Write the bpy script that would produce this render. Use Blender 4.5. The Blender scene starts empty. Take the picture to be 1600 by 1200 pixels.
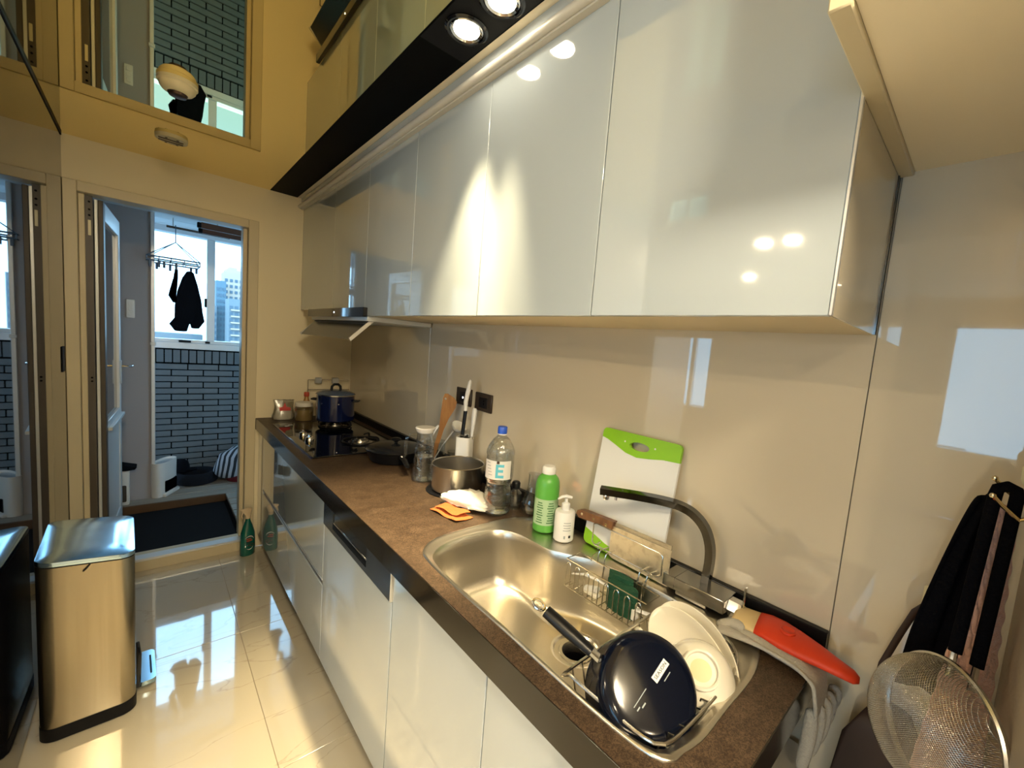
import bpy, bmesh, math, random
from mathutils import Vector, Matrix
random.seed(7)
S = bpy.context.scene
C = S.collection
PI = math.pi

# ------------------------------------------------------------------ camera
YAW, PITCH, ROLL, F = 0.7629, 0.0957, 0.0864, 656.4875
cam_d = bpy.data.cameras.new('camera')
cam = bpy.data.objects.new('camera', cam_d)
C.objects.link(cam)
S.camera = cam
fw = Vector((math.sin(YAW) * math.cos(PITCH), math.cos(YAW) * math.cos(PITCH), -math.sin(PITCH)))
rt = Vector((math.cos(YAW), -math.sin(YAW), 0))
up = rt.cross(fw)
r2 = math.cos(ROLL) * rt + math.sin(ROLL) * up
u2 = -math.sin(ROLL) * rt + math.cos(ROLL) * up
m = Matrix((r2, u2, -fw)).transposed().to_4x4()
m.translation = Vector((-1.1208, 0.0, 1.5373))
cam.matrix_world = m
cam_d.sensor_width = 36
cam_d.lens = F * 36 / 1600
cam_d.shift_x = (800 - 855.76) / 1600
cam_d.shift_y = (610.75 - 600) / 1600
cam_d.clip_start = 0.02
cam_d.clip_end = 2000

# ------------------------------------------------------------------ world and exposure
W = bpy.data.worlds.new('sky')
S.world = W
W.use_nodes = True
bg = W.node_tree.nodes['Background']
bg.inputs[0].default_value = (0.42, 0.72, 1.0, 1)
bg.inputs[1].default_value = 4.2
S.view_settings.view_transform = 'Standard'
S.view_settings.look = 'None'
S.view_settings.gamma = 1
S.view_settings.use_curve_mapping = False
S.view_settings.exposure = 0.62
WARM = (1.0, 0.80, 0.47)
SPOT_W = 165.0
ROOM_W = 12.0
FILL_E = 100.0

def portal(loc, rot, sx, sy):
    L = bpy.data.lights.new('window_portal', 'AREA')
    L.shape = 'RECTANGLE'; L.size = sx; L.size_y = sy
    L.cycles.is_portal = True
    o = bpy.data.objects.new('window_portal', L)
    o.location = loc; o.rotation_euler = rot
    C.objects.link(o)
portal((-0.75, 5.02, 1.78), (-PI / 2, 0, 0), 1.7, 0.95)
portal((-5.45, -0.65, 1.5), (0, -PI / 2, 0), 1.5, 2.1)
portal((-5.45, 3.55, 1.5), (0, -PI / 2, 0), 1.5, 0.7)

# ------------------------------------------------------------------ helpers
def node(nt, t, loc=None, **k):
    n = nt.nodes.new(t)
    for a, b in k.items(): setattr(n, a, b)
    return n

MATS = {}
def mat(name, col, rough=0.5, metal=0.0, spec=0.5, coat=0.0, trans=0.0, ior=1.5, emit=None, es=0.0,
        noise=None, bump=None, sheen=0.0, aniso=0.0, alpha=None):
    """noise=(scale, colour2, contrast lo, hi); bump=(scale, strength)"""
    M = bpy.data.materials.new(name); M.use_nodes = True
    nt = M.node_tree; p = nt.nodes['Principled BSDF']
    p.inputs['Base Color'].default_value = (*col, 1)
    p.inputs['Roughness'].default_value = rough
    p.inputs['Metallic'].default_value = metal
    p.inputs['Specular IOR Level'].default_value = spec
    p.inputs['Coat Weight'].default_value = coat
    p.inputs['Coat Roughness'].default_value = 0.02
    p.inputs['Transmission Weight'].default_value = trans
    p.inputs['IOR'].default_value = ior
    p.inputs['Sheen Weight'].default_value = sheen
    p.inputs['Anisotropic'].default_value = aniso
    if emit:
        p.inputs['Emission Color'].default_value = (*emit, 1)
        p.inputs['Emission Strength'].default_value = es
    if noise or bump:
        tc = node(nt, 'ShaderNodeTexCoord')
    if noise:
        sc, c2, lo, hi = noise[:4]
        mp = node(nt, 'ShaderNodeMapping')
        nt.links.new(tc.outputs['Object'], mp.inputs['Vector'])
        if len(noise) > 4: mp.inputs['Scale'].default_value = noise[4]
        n = node(nt, 'ShaderNodeTexNoise'); n.inputs['Scale'].default_value = sc; n.inputs['Detail'].default_value = 6
        nt.links.new(mp.outputs[0], n.inputs['Vector'])
        r = node(nt, 'ShaderNodeValToRGB')
        r.color_ramp.elements[0].position = lo; r.color_ramp.elements[1].position = hi
        r.color_ramp.elements[0].color = (*col, 1); r.color_ramp.elements[1].color = (*c2, 1)
        nt.links.new(n.outputs[0], r.inputs[0]); nt.links.new(r.outputs[0], p.inputs['Base Color'])
    if bump:
        n2 = node(nt, 'ShaderNodeTexNoise'); n2.inputs['Scale'].default_value = bump[0]; n2.inputs['Detail'].default_value = 4
        nt.links.new(tc.outputs['Object'], n2.inputs['Vector'])
        b = node(nt, 'ShaderNodeBump'); b.inputs['Strength'].default_value = bump[1]; b.inputs['Distance'].default_value = 0.01
        nt.links.new(n2.outputs[0], b.inputs['Height']); nt.links.new(b.outputs[0], p.inputs['Normal'])
    MATS[name] = M
    return M

def thin_glass(name, tint, base=0.06, edge=0.75, rough=0.0, bump=None):
    """thin clear sheet: transparent with a gloss that grows at grazing angles"""
    M = bpy.data.materials.new(name); M.use_nodes = True
    nt = M.node_tree; nt.nodes.clear()
    out = node(nt, 'ShaderNodeOutputMaterial'); mx = node(nt, 'ShaderNodeMixShader')
    tr = node(nt, 'ShaderNodeBsdfTransparent'); tr.inputs[0].default_value = (*tint, 1)
    gl = node(nt, 'ShaderNodeBsdfGlossy'); gl.inputs['Roughness'].default_value = rough
    lw = node(nt, 'ShaderNodeLayerWeight'); lw.inputs['Blend'].default_value = 0.35
    mr = node(nt, 'ShaderNodeMapRange'); mr.inputs['To Min'].default_value = base; mr.inputs['To Max'].default_value = edge
    nt.links.new(lw.outputs['Facing'], mr.inputs['Value'])
    pw = node(nt, 'ShaderNodeMath', operation='POWER'); pw.inputs[1].default_value = 1.6
    nt.links.new(mr.outputs[0], pw.inputs[0])
    if bump:
        tc = node(nt, 'ShaderNodeTexCoord'); n2 = node(nt, 'ShaderNodeTexNoise'); n2.inputs['Scale'].default_value = bump[0]
        b = node(nt, 'ShaderNodeBump'); b.inputs['Strength'].default_value = bump[1]; b.inputs['Distance'].default_value = 0.01
        nt.links.new(tc.outputs['Object'], n2.inputs['Vector']); nt.links.new(n2.outputs[0], b.inputs['Height'])
        nt.links.new(b.outputs[0], gl.inputs['Normal']); nt.links.new(b.outputs[0], lw.inputs['Normal'])
    nt.links.new(pw.outputs[0], mx.inputs[0]); nt.links.new(tr.outputs[0], mx.inputs[1]); nt.links.new(gl.outputs[0], mx.inputs[2])
    nt.links.new(mx.outputs[0], out.inputs[0])
    MATS[name] = M
    return M

def link(name, me, m=None, parent=None, loc=None, rot=None):
    o = bpy.data.objects.new(name, me); C.objects.link(o)
    if m is not None and me is not None and not me.materials: me.materials.append(MATS[m] if isinstance(m, str) else m)
    if parent: o.parent = parent
    if loc: o.location = loc
    if rot: o.rotation_euler = rot
    return o

def obj(name, bm, m, parent=None, smooth=40, loc=None, rot=None):
    bmesh.ops.recalc_face_normals(bm, faces=bm.faces)
    me = bpy.data.meshes.new(name); bm.to_mesh(me); bm.free()
    if smooth:
        me.shade_smooth()
        me.set_sharp_from_angle(angle=math.radians(smooth))
    return link(name, me, m, parent, loc, rot)

def tag(o, label, cat, group=None, kind=None):
    o['label'] = label; o['category'] = cat
    if group: o['group'] = group
    if kind: o['kind'] = kind
    return o

def thing(name, label, cat, loc=(0, 0, 0), rot=(0, 0, 0), group=None):
    o = bpy.data.objects.new(name, None); C.objects.link(o)
    o.empty_display_size = 0.05
    o.location = loc; o.rotation_euler = rot
    return tag(o, label, cat, group)

def struct(o, label=None):
    o['kind'] = 'structure'
    if label: o['label'] = label
    return o

def nb(): return bmesh.new()

def box(bm, x0, x1, y0, y1, z0, z1, b=0.0, seg=1):
    vs = [bm.verts.new(p) for p in ((x0, y0, z0), (x1, y0, z0), (x1, y1, z0), (x0, y1, z0), (x0, y0, z1), (x1, y0, z1), (x1, y1, z1), (x0, y1, z1))]
    fs = [bm.faces.new([vs[i] for i in q]) for q in ((0, 3, 2, 1), (4, 5, 6, 7), (0, 1, 5, 4), (1, 2, 6, 5), (2, 3, 7, 6), (3, 0, 4, 7))]
    if b:
        es = list({e for f in fs for e in f.edges})
        bmesh.ops.bevel(bm, geom=es, offset=b, segments=seg, affect='EDGES', profile=0.5)
    return bm

def bx(*a, **k): return box(nb(), *a, **k)

def lathe(bm, prof, c=(0, 0, 0), seg=32, M=None):
    """prof: (r, z) pairs; r = 0 closes"""
    c = Vector(c); rings = []
    for r, z in prof:
        if r < 1e-6:
            p = Vector((0, 0, z)); p = (M @ p) if M else p
            rings.append([bm.verts.new(p + c)])
        else:
            ring = []
            for i in range(seg):
                a = 2 * PI * i / seg
                p = Vector((r * math.cos(a), r * math.sin(a), z)); p = (M @ p) if M else p
                ring.append(bm.verts.new(p + c))
            rings.append(ring)
    for A, B in zip(rings, rings[1:]):
        if len(A) == 1 and len(B) == 1: continue
        for i in range(seg):
            j = (i + 1) % seg
            if len(A) == 1: bm.faces.new((A[0], B[j], B[i]))
            elif len(B) == 1: bm.faces.new((A[i], A[j], B[0]))
            else: bm.faces.new((A[i], A[j], B[j], B[i]))
    return bm

def tube(bm, pts, r, seg=8, closed=False, flat=1.0, up0=None):
    pts = [Vector(p) for p in pts]; n = len(pts)
    rs = r if isinstance(r, (list, tuple)) else [r] * n
    tans = []
    for i in range(n):
        if closed: t = pts[(i + 1) % n] - pts[i - 1]
        else: t = pts[min(i + 1, n - 1)] - pts[max(i - 1, 0)]
        tans.append(t.normalized())
    a = Vector(up0) if up0 else (Vector((0, 0, 1)) if abs(tans[0].z) < 0.9 else Vector((1, 0, 0)))
    a = (a - tans[0] * a.dot(tans[0])).normalized()
    rings = []
    for i in range(n):
        a = a - tans[i] * a.dot(tans[i])
        a.normalize(); b = tans[i].cross(a)
        rings.append([bm.verts.new(pts[i] + a * (rs[i] * flat * math.cos(2 * PI * k / seg)) + b * (rs[i] * math.sin(2 * PI * k / seg))) for k in range(seg)])
    m_ = n if closed else n - 1
    for i in range(m_):
        A, B = rings[i], rings[(i + 1) % n]
        for k in range(seg): bm.faces.new((A[k], A[(k + 1) % seg], B[(k + 1) % seg], B[k]))
    if not closed:
        bm.faces.new(rings[0][::-1]); bm.faces.new(rings[-1])
    return bm

def loft(bm, loops, cap0=True, cap1=True):
    rings = [[bm.verts.new(p) for p in L] for L in loops]
    n = len(rings[0])
    for A, B in zip(rings, rings[1:]):
        for k in range(n): bm.faces.new((A[k], A[(k + 1) % n], B[(k + 1) % n], B[k]))
    if cap0: bm.faces.new(rings[0][::-1])
    if cap1: bm.faces.new(rings[-1])
    return bm

def prism(bm, outline, f, d0, d1, holes=()):
    """flat plate with optional holes; f(u, v, d) -> point"""
    loops = [list(outline)] + [list(h) for h in holes]
    tmp = bmesh.new(); es = []
    for L in loops:
        vs = [tmp.verts.new((u, v, 0)) for u, v in L]
        for i in range(len(vs)): es.append(tmp.edges.new((vs[i], vs[(i + 1) % len(vs)])))
    bmesh.ops.triangle_fill(tmp, edges=es, use_beauty=True)
    tmp.verts.index_update()
    A = [bm.verts.new(f(v.co.x, v.co.y, d0)) for v in tmp.verts]
    B = [bm.verts.new(f(v.co.x, v.co.y, d1)) for v in tmp.verts]
    for fc in tmp.faces:
        ids = [v.index for v in fc.verts]
        bm.faces.new([A[i] for i in ids]); bm.faces.new([B[i] for i in ids][::-1])
    k = 0
    for L in loops:
        n = len(L)
        for i in range(n): bm.faces.new((A[k + i], A[k + (i + 1) % n], B[k + (i + 1) % n], B[k + i]))
        k += n
    tmp.free()
    return bm

def rrect(x0, x1, y0, y1, r, seg=6):
    out = []
    for cx, cy, a0 in ((x1 - r, y1 - r, 0), (x0 + r, y1 - r, 90), (x0 + r, y0 + r, 180), (x1 - r, y0 + r, 270)):
        for i in range(seg + 1):
            a = math.radians(a0 + 90 * i / seg); out.append((cx + r * math.cos(a), cy + r * math.sin(a)))
    return out

def spline(pts, n, closed=True):
    """Catmull-Rom through pts resampled to n points of equal arc length"""
    P = [Vector((*p, 0) if len(p) == 2 else p) for p in pts]; N = len(P); dense = []
    segs = N if closed else N - 1
    for i in range(segs):
        if closed: p0, p1, p2, p3 = P[i - 1], P[i], P[(i + 1) % N], P[(i + 2) % N]
        else: p0, p1, p2, p3 = P[max(i - 1, 0)], P[i], P[i + 1], P[min(i + 2, N - 1)]
        for k in range(16):
            t = k / 16
            dense.append(0.5 * ((2 * p1) + (p2 - p0) * t + (2 * p0 - 5 * p1 + 4 * p2 - p3) * t * t + (3 * p1 - p0 - 3 * p2 + p3) * t ** 3))
    if not closed: dense.append(P[-1].copy())
    else: dense.append(dense[0].copy())
    L = [0]
    for a, b in zip(dense, dense[1:]): L.append(L[-1] + (b - a).length)
    out = []; j = 0; tot = L[-1]
    for i in range(n):
        s = tot * i / (n if closed else n - 1)
        while j < len(L) - 2 and L[j + 1] < s: j += 1
        d = L[j + 1] - L[j]; t = 0 if d == 0 else min(1, (s - L[j]) / d)
        out.append(dense[j].lerp(dense[j + 1], t))
    return out

def basis(z, x=None):
    z = Vector(z).normalized(); x = Vector(x) if x else (Vector((1, 0, 0)) if abs(z.x) < 0.8 else Vector((0, 1, 0)))
    x = (x - z * x.dot(z)).normalized(); y = z.cross(x)
    return Matrix((x, y, z)).transposed()

def text(name, s, size, m, parent, M, depth=0.0003, align='CENTER'):
    cu = bpy.data.curves.new(name, 'FONT'); cu.body = s; cu.size = size; cu.extrude = depth
    cu.align_x = align; cu.align_y = 'CENTER'; cu.resolution_u = 2
    t = bpy.data.objects.new('tmp', cu); C.objects.link(t)
    dg = bpy.context.evaluated_depsgraph_get()
    me = bpy.data.meshes.new_from_object(t.evaluated_get(dg)); me.name = name
    bpy.data.objects.remove(t); bpy.data.curves.remove(cu)
    me.materials.clear()
    me.transform(M)
    return link(name, me, m, parent)

# ------------------------------------------------------------------ materials
mat('wall_cream', (0.80, 0.71, 0.50), 0.6, bump=(220, 0.03))
mat('wall_room', (0.60, 0.54, 0.44), 0.7)
mat('ceil_white', (0.88, 0.80, 0.62), 0.7)
mat('ceil_gloss', (0.95, 0.80, 0.37), 0.015, metal=1.0)
mat('black_panel', (0.0012, 0.0012, 0.0012), 0.6, spec=0.08)
mat('cab_white', (0.43, 0.485, 0.52), 0.05, coat=1.0, spec=0.6)
mat('cab_body', (0.62, 0.52, 0.34), 0.5)
mat('cab_cream', (0.58, 0.56, 0.50), 0.35)
mat('mirror_black', (0.006, 0.007, 0.01), 0.015, ior=1.7, spec=0.5)
mat('mirror_frame', (0.30, 0.27, 0.22), 0.3, metal=0.6)
mat('glass_beige', (0.60, 0.53, 0.40), 0.02, spec=0.6, coat=0.6)
mat('grout', (0.33, 0.27, 0.2), 0.8)
mat('frame_cream', (0.62, 0.54, 0.36), 0.4)
mat('jamb_brown', (0.075, 0.06, 0.045), 0.45)
mat('alu', (0.62, 0.64, 0.66), 0.3, metal=0.7)
mat('alu_white', (0.70, 0.73, 0.75), 0.35, metal=0.3)
mat('glass_dark', (0.01, 0.014, 0.018), 0.03, spec=0.8)
mat('wall_balcony', (0.34, 0.33, 0.35), 0.7)
mat('brick', (0.095, 0.125, 0.15), 0.5, noise=(6, (0.14, 0.17, 0.19), 0.35, 0.65), bump=(60, 0.1))
mat('mortar', (0.005, 0.006, 0.007), 1.0, spec=0.1)
mat('deck', (0.36, 0.33, 0.28), 0.6, noise=(4, (0.26, 0.23, 0.19), 0.3, 0.7, (1, 14, 1)))
mat('deck_edge', (0.11, 0.055, 0.022), 0.5, noise=(5, (0.06, 0.03, 0.012), 0.3, 0.7, (1, 10, 1)))
mat('rubber_black', (0.006, 0.006, 0.007), 0.85, spec=0.15, bump=(300, 0.15))
mat('white_plastic', (0.72, 0.72, 0.70), 0.35)
mat('ceil_balcony', (0.62, 0.66, 0.68), 0.5)
mat('hole', (0.0015, 0.0015, 0.002), 1.0, spec=0.0)
mat('brown_pole', (0.12, 0.05, 0.03), 0.4)
mat('dark_cloth', (0.004, 0.005, 0.008), 0.95, spec=0.1, bump=(90, 0.3))
mat('pouf', (0.009, 0.011, 0.016), 0.9, spec=0.15, bump=(120, 0.3))
mat('red_tub', (0.22, 0.02, 0.03), 0.4)
mat('blue_wire', (0.04, 0.10, 0.18), 0.4)
mat('bld_pale', (0.46, 0.36, 0.29), 0.9)
mat('bld_blue', (0.11, 0.17, 0.21), 0.9)
mat('bld_mid', (0.18, 0.21, 0.23), 0.9)
mat('bld_win', (0.08, 0.12, 0.16), 0.6)
mat('steel', (0.62, 0.60, 0.56), 0.26, metal=1.0, bump=(40, 0.02))
mat('steel_brush', (0.46, 0.40, 0.29), 0.27, metal=1.0, noise=(30, (0.36, 0.31, 0.22), 0.3, 0.7, (1, 1, 0.03)))
mat('steel_sink', (0.62, 0.58, 0.50), 0.30, metal=1.0, bump=(160, 0.05))
mat('steel_sky_tint', (0.62, 0.84, 1.0), 0.16, metal=1.0, noise=(9, (0.48, 0.68, 0.86), 0.5, 0.75, (1, 1, 1)))  # blue of the reflected sky put into the lid's metal colour; pedal reuses it
mat('blade_steel', (0.85, 0.78, 0.64), 0.38, metal=1.0, noise=(45, (0.62, 0.54, 0.42), 0.5, 0.75))
mat('chrome', (0.72, 0.72, 0.72), 0.08, metal=1.0)
mat('chrome_dark', (0.17, 0.17, 0.17), 0.10, metal=1.0)
mat('tap_steel', (0.40, 0.40, 0.39), 0.24, metal=1.0)
mat('wire', (0.66, 0.63, 0.56), 0.22, metal=1.0)
mat('black_gloss', (0.006, 0.006, 0.008), 0.05, spec=0.6)
mat('hob_glass', (0.004, 0.005, 0.008), 0.03, spec=0.7)
mat('black_matte', (0.003, 0.003, 0.004), 0.55, spec=0.2)
mat('black_soft', (0.005, 0.005, 0.006), 0.35, spec=0.3)
mat('appliance', (0.09, 0.11, 0.14), 0.22, metal=0.8)
mat('navy', (0.002, 0.0035, 0.010), 0.12, spec=0.35)
mat('navy_blue', (0.004, 0.009, 0.055), 0.12, coat=0.6)
mat('lid_dark', (0.012, 0.013, 0.016), 0.18, spec=0.5)
mat('lid_blue', (0.08, 0.12, 0.2), 0.05, spec=0.9)
mat('blue_cap', (0.02, 0.09, 0.55), 0.35)
mat('wood', (0.36, 0.17, 0.045), 0.5, noise=(12, (0.24, 0.10, 0.025), 0.3, 0.7, (6, 1, 1)))
mat('wood_dark', (0.20, 0.085, 0.03), 0.4, noise=(14, (0.11, 0.045, 0.018), 0.3, 0.7, (1, 8, 1)))
mat('board_white', (0.66, 0.67, 0.66), 0.35)
mat('board_green', (0.22, 0.48, 0.012), 0.4)
mat('bottle_green', (0.095, 0.36, 0.05), 0.35)
mat('label_green', (0.36, 0.52, 0.32), 0.5)
mat('ink_green', (0.05, 0.16, 0.05), 0.6)
mat('ink_grey', (0.30, 0.34, 0.35), 0.6)
mat('ink_black', (0.02, 0.02, 0.02), 0.6)
mat('spray_green', (0.005, 0.10, 0.075), 0.12, coat=0.5)
mat('spray_head', (0.62, 0.48, 0.30), 0.4)
mat('label_white', (0.72, 0.72, 0.70), 0.5)
mat('label_blue', (0.10, 0.45, 0.60), 0.5)
mat('ceramic', (0.70, 0.66, 0.55), 0.12, coat=0.4)
mat('ceramic_brown', (0.20, 0.13, 0.07), 0.3, noise=(60, (0.5, 0.42, 0.28), 0.4, 0.6))
mat('stain', (0.64, 0.53, 0.30), 0.4)
mat('red_rubber', (0.70, 0.045, 0.008), 0.5, bump=(30, 0.06))
mat('cream_rubber', (0.68, 0.52, 0.26), 0.5)
mat('glove_grey', (0.44, 0.42, 0.37), 0.95, bump=(160, 0.35))
mat('sponge', (0.004, 0.055, 0.024), 0.9, bump=(120, 0.5))
mat('pink', (0.72, 0.42, 0.32), 0.95, bump=(70, 0.8), sheen=0.4)
mat('black_towel', (0.0035, 0.0035, 0.005), 1.0, spec=0.05, bump=(160, 0.4))
mat('brown_strap', (0.03, 0.014, 0.010), 0.6)
mat('cream_plastic', (0.72, 0.66, 0.44), 0.35)
mat('brass', (0.75, 0.62, 0.38), 0.2, metal=1.0)
mat('tissue', (0.80, 0.77, 0.68), 0.6, bump=(30, 0.2))
mat('orange_cloth', (0.50, 0.11, 0.022), 0.9, bump=(120, 0.4))
mat('spice', (0.33, 0.22, 0.08), 0.9, bump=(150, 0.4))
mat('red_print', (0.55, 0.04, 0.03), 0.5)
mat('red_cap', (0.45, 0.05, 0.02), 0.4)
mat('sauce', (0.42, 0.22, 0.06), 0.2)
mat('socket_brown', (0.045, 0.032, 0.024), 0.4, metal=0.3)
mat('visor_steel', (0.035, 0.040, 0.048), 0.22, metal=0.7)
mat('edge_dark', (0.014, 0.011, 0.008), 0.12, spec=0.5)
mat('bronze', (0.09, 0.06, 0.045), 0.35, metal=0.7)
mat('lamp_glow', (1, 0.9, 0.7), 0.5, emit=(1.0, 0.86, 0.62), es=28)
mat('led_glow', (0.6, 0.8, 1.0), 0.5, emit=(0.9, 0.95, 1.0), es=3)
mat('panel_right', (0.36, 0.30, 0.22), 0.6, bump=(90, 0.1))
mat('water', (0.90, 0.95, 0.96), 0.0, trans=1.0, ior=1.33)
thin_glass('clear', (0.90, 0.92, 0.92), 0.10, 0.85)
thin_glass('clear_dim', (0.82, 0.84, 0.84), 0.20, 0.95, bump=(30, 0.15))
thin_glass('clear_wavy', (0.88, 0.90, 0.90), 0.22, 0.95, bump=(70, 0.55))
thin_glass('pane', (0.93, 0.97, 0.98), 0.10, 0.6)
thin_glass('bag_clear', (0.82, 0.82, 0.78), 0.32, 0.75, 0.25)

# worktop: speckled brown laminate
def worktop_mat():
    M = bpy.data.materials.new('worktop'); M.use_nodes = True; nt = M.node_tree; p = nt.nodes['Principled BSDF']
    tc = node(nt, 'ShaderNodeTexCoord')
    a = node(nt, 'ShaderNodeTexNoise'); a.inputs['Scale'].default_value = 14; a.inputs['Detail'].default_value = 8; a.inputs['Distortion'].default_value = 1.5
    b = node(nt, 'ShaderNodeTexNoise'); b.inputs['Scale'].default_value = 170; b.inputs['Detail'].default_value = 3; b.inputs['Distortion'].default_value = 2.0
    for n in (a, b): nt.links.new(tc.outputs['Object'], n.inputs['Vector'])
    r1 = node(nt, 'ShaderNodeValToRGB'); r1.color_ramp.elements[0].position = 0.35; r1.color_ramp.elements[1].position = 0.7
    r1.color_ramp.elements[0].color = (0.052, 0.034, 0.021, 1); r1.color_ramp.elements[1].color = (0.085, 0.058, 0.037, 1)
    r2_ = node(nt, 'ShaderNodeValToRGB'); r2_.color_ramp.elements[0].position = 0.40; r2_.color_ramp.elements[1].position = 0.62
    r2_.color_ramp.elements[0].color = (0.45, 0.42, 0.4, 1); r2_.color_ramp.elements[1].color = (1.35, 1.3, 1.25, 1)
    mx = node(nt, 'ShaderNodeMix', data_type='RGBA', blend_type='MULTIPLY'); mx.inputs[0].default_value = 1
    nt.links.new(a.outputs[0], r1.inputs[0]); nt.links.new(b.outputs[0], r2_.inputs[0])
    nt.links.new(r1.outputs[0], mx.inputs[6]); nt.links.new(r2_.outputs[0], mx.inputs[7]); nt.links.new(mx.outputs[2], p.inputs['Base Color'])
    p.inputs['Roughness'].default_value = 0.45; p.inputs['Specular IOR Level'].default_value = 0.3
    MATS['worktop'] = M
worktop_mat()

# floor tile: polished cream marble with thin brown veins
def marble():
    M = bpy.data.materials.new('marble'); M.use_nodes = True; nt = M.node_tree; p = nt.nodes['Principled BSDF']
    g = node(nt, 'ShaderNodeNewGeometry')
    mp = node(nt, 'ShaderNodeMapping'); mp.inputs['Rotation'].default_value = (0, 0, 0.7); mp.inputs['Scale'].default_value = (1, 2.6, 1)
    nt.links.new(g.outputs['Position'], mp.inputs['Vector'])
    a = node(nt, 'ShaderNodeTexNoise'); a.inputs['Scale'].default_value = 1.1; a.inputs['Detail'].default_value = 9; a.inputs['Distortion'].default_value = 1.1
    nt.links.new(mp.outputs[0], a.inputs['Vector'])
    r = node(nt, 'ShaderNodeValToRGB'); e = r.color_ramp.elements
    e[0].position = 0.0; e[0].color = (0.50, 0.46, 0.38, 1); e[1].position = 1.0; e[1].color = (0.53, 0.49, 0.40, 1)
    for pos, c in ((0.492, (0.54, 0.485, 0.37)), (0.50, (0.43, 0.375, 0.285)), (0.508, (0.54, 0.485, 0.37))):
        q = e.new(pos); q.color = (*c, 1)
    nt.links.new(a.outputs[0], r.inputs[0]); nt.links.new(r.outputs[0], p.inputs['Base Color'])
    p.inputs['Roughness'].default_value = 0.05; p.inputs['IOR'].default_value = 1.9; p.inputs['Coat Weight'].default_value = 1.0; p.inputs['Coat Roughness'].default_value = 0.02
    MATS['marble'] = M
marble()

# striped cloth
def stripes():
    M = bpy.data.materials.new('stripes'); M.use_nodes = True; nt = M.node_tree; p = nt.nodes['Principled BSDF']
    tc = node(nt, 'ShaderNodeTexCoord'); mp = node(nt, 'ShaderNodeMapping'); mp.inputs['Rotation'].default_value = (0, 0, 0.7)
    w = node(nt, 'ShaderNodeTexWave'); w.inputs['Scale'].default_value = 7; w.inputs['Distortion'].default_value = 1.2
    r = node(nt, 'ShaderNodeValToRGB'); r.color_ramp.interpolation = 'CONSTANT'
    r.color_ramp.elements[0].color = (0.012, 0.014, 0.02, 1); r.color_ramp.elements[1].color = (0.35, 0.37, 0.42, 1); r.color_ramp.elements[1].position = 0.45
    nt.links.new(tc.outputs['Object'], mp.inputs[0]); nt.links.new(mp.outputs[0], w.inputs[0]); nt.links.new(w.outputs[0], r.inputs[0]); nt.links.new(r.outputs[0], p.inputs['Base Color'])
    p.inputs['Roughness'].default_value = 0.9
    MATS['stripes'] = M
stripes()

# ------------------------------------------------------------------ dimensions
D = 3.377          # far wall of the kitchen
ZC = 2.419         # kitchen ceiling
HC = 0.913         # worktop
XL = -1.443        # dark glass wall

# ================================================================== SETTING
# floor: base slab with polished tiles
fl = struct(obj('floor', bx(-5.6, 0.05, -3.2, D, -0.08, -0.004), 'grout'))
fl_t = nb(); box(fl_t, 0, 0.883, 0, 0.883, 0, 0.006, b=0.001)
bmesh.ops.recalc_face_normals(fl_t, faces=fl_t.faces)
tile_me = bpy.data.meshes.new('tile'); fl_t.to_mesh(tile_me); fl_t.free(); tile_me.materials.append(MATS['marble'])
for i in range(6):
    for j in range(7):
        x = 0.091 - 0.885 * (i + 1); y = 2.4155 - 0.885 * (j + 1) + 0.885
        link('tile', tile_me, None, fl, (x, y, -0.006))
ct = bx(0, 0.883, 0, 0.075, 0, 0.006)
cut_me = bpy.data.meshes.new('tile_cut'); ct.to_mesh(cut_me); ct.free(); cut_me.materials.append(MATS['marble'])
for i in range(6): link('tile', cut_me, None, fl, (0.091 - 0.885 * (i + 1), 3.3005, -0.006))   # cut row along the far wall

# far wall with the balcony doorway
wf = nb()
box(wf, -0.604, 0.05, D, D + 0.16, 0, 2.6)
box(wf, -2.2, -0.604, D, D + 0.16, 2.20, 2.6)
box(wf, -2.2, -1.443, D, D + 0.16, 0, 2.2)
struct(obj('wall_far', wf, 'wall_cream', smooth=0))

# right wall: backing and three back-painted glass panels
wr = struct(obj('wall_right', bx(0.008, 0.10, -0.2, D, 0, 2.6), 'grout', smooth=0))
for y0, y1 in ((-0.2, 0.1785), (0.1805, 2.1385), (2.1405, D - 0.001)):
    obj('glass_panel', bx(0.0, 0.008, y0, y1, 0.0, 2.42, b=0.0006), 'glass_beige', wr, smooth=0)

# left wall: dark mirror glass panels
wl = struct(obj('wall_left', bx(XL - 0.5, XL - 0.012, 1.66, D, 0, ZC), 'black_panel', smooth=0))
obj('glass_panel', bx(XL - 0.012, XL, 1.70, D - 0.002, 0.012, ZC - 0.012), 'mirror_black', wl, smooth=0)
obj('frame_post', bx(XL - 0.5, XL + 0.002, 1.645, 1.70, 0, ZC), 'alu_white', wl)
obj('top_rail', bx(XL - 0.012, XL + 0.003, 1.70, D - 0.001, ZC - 0.012, ZC), 'black_matte', wl)
pull = obj('finger_pull', bx(XL, XL + 0.004, 3.23, 3.30, 1.215, 1.345, b=0.0015), 'black_matte', wl)

# ceilings
struct(obj('ceiling', bx(-2.0, -0.5465, 0.0, D, ZC, ZC + 0.06), 'ceil_gloss', smooth=0), 'gold tinted high gloss kitchen ceiling')
cs = nb(); box(cs, -0.3875, 0.0, 0.0, D, ZC + 0.001, ZC + 0.06)
struct(obj('ceiling_edge', cs, 'ceil_white', smooth=0)); bpy.data.objects['ceiling_edge'].name = 'trim_1'
struct(obj('ceiling', bx(-5.6, 0.05, -3.2, -0.001, 2.50, 2.56), 'ceil_white', smooth=0))
struct(obj('ceiling', bx(-5.6, -2.001, 0.0, 4.3, 2.50, 2.56), 'ceil_white', smooth=0))

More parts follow.
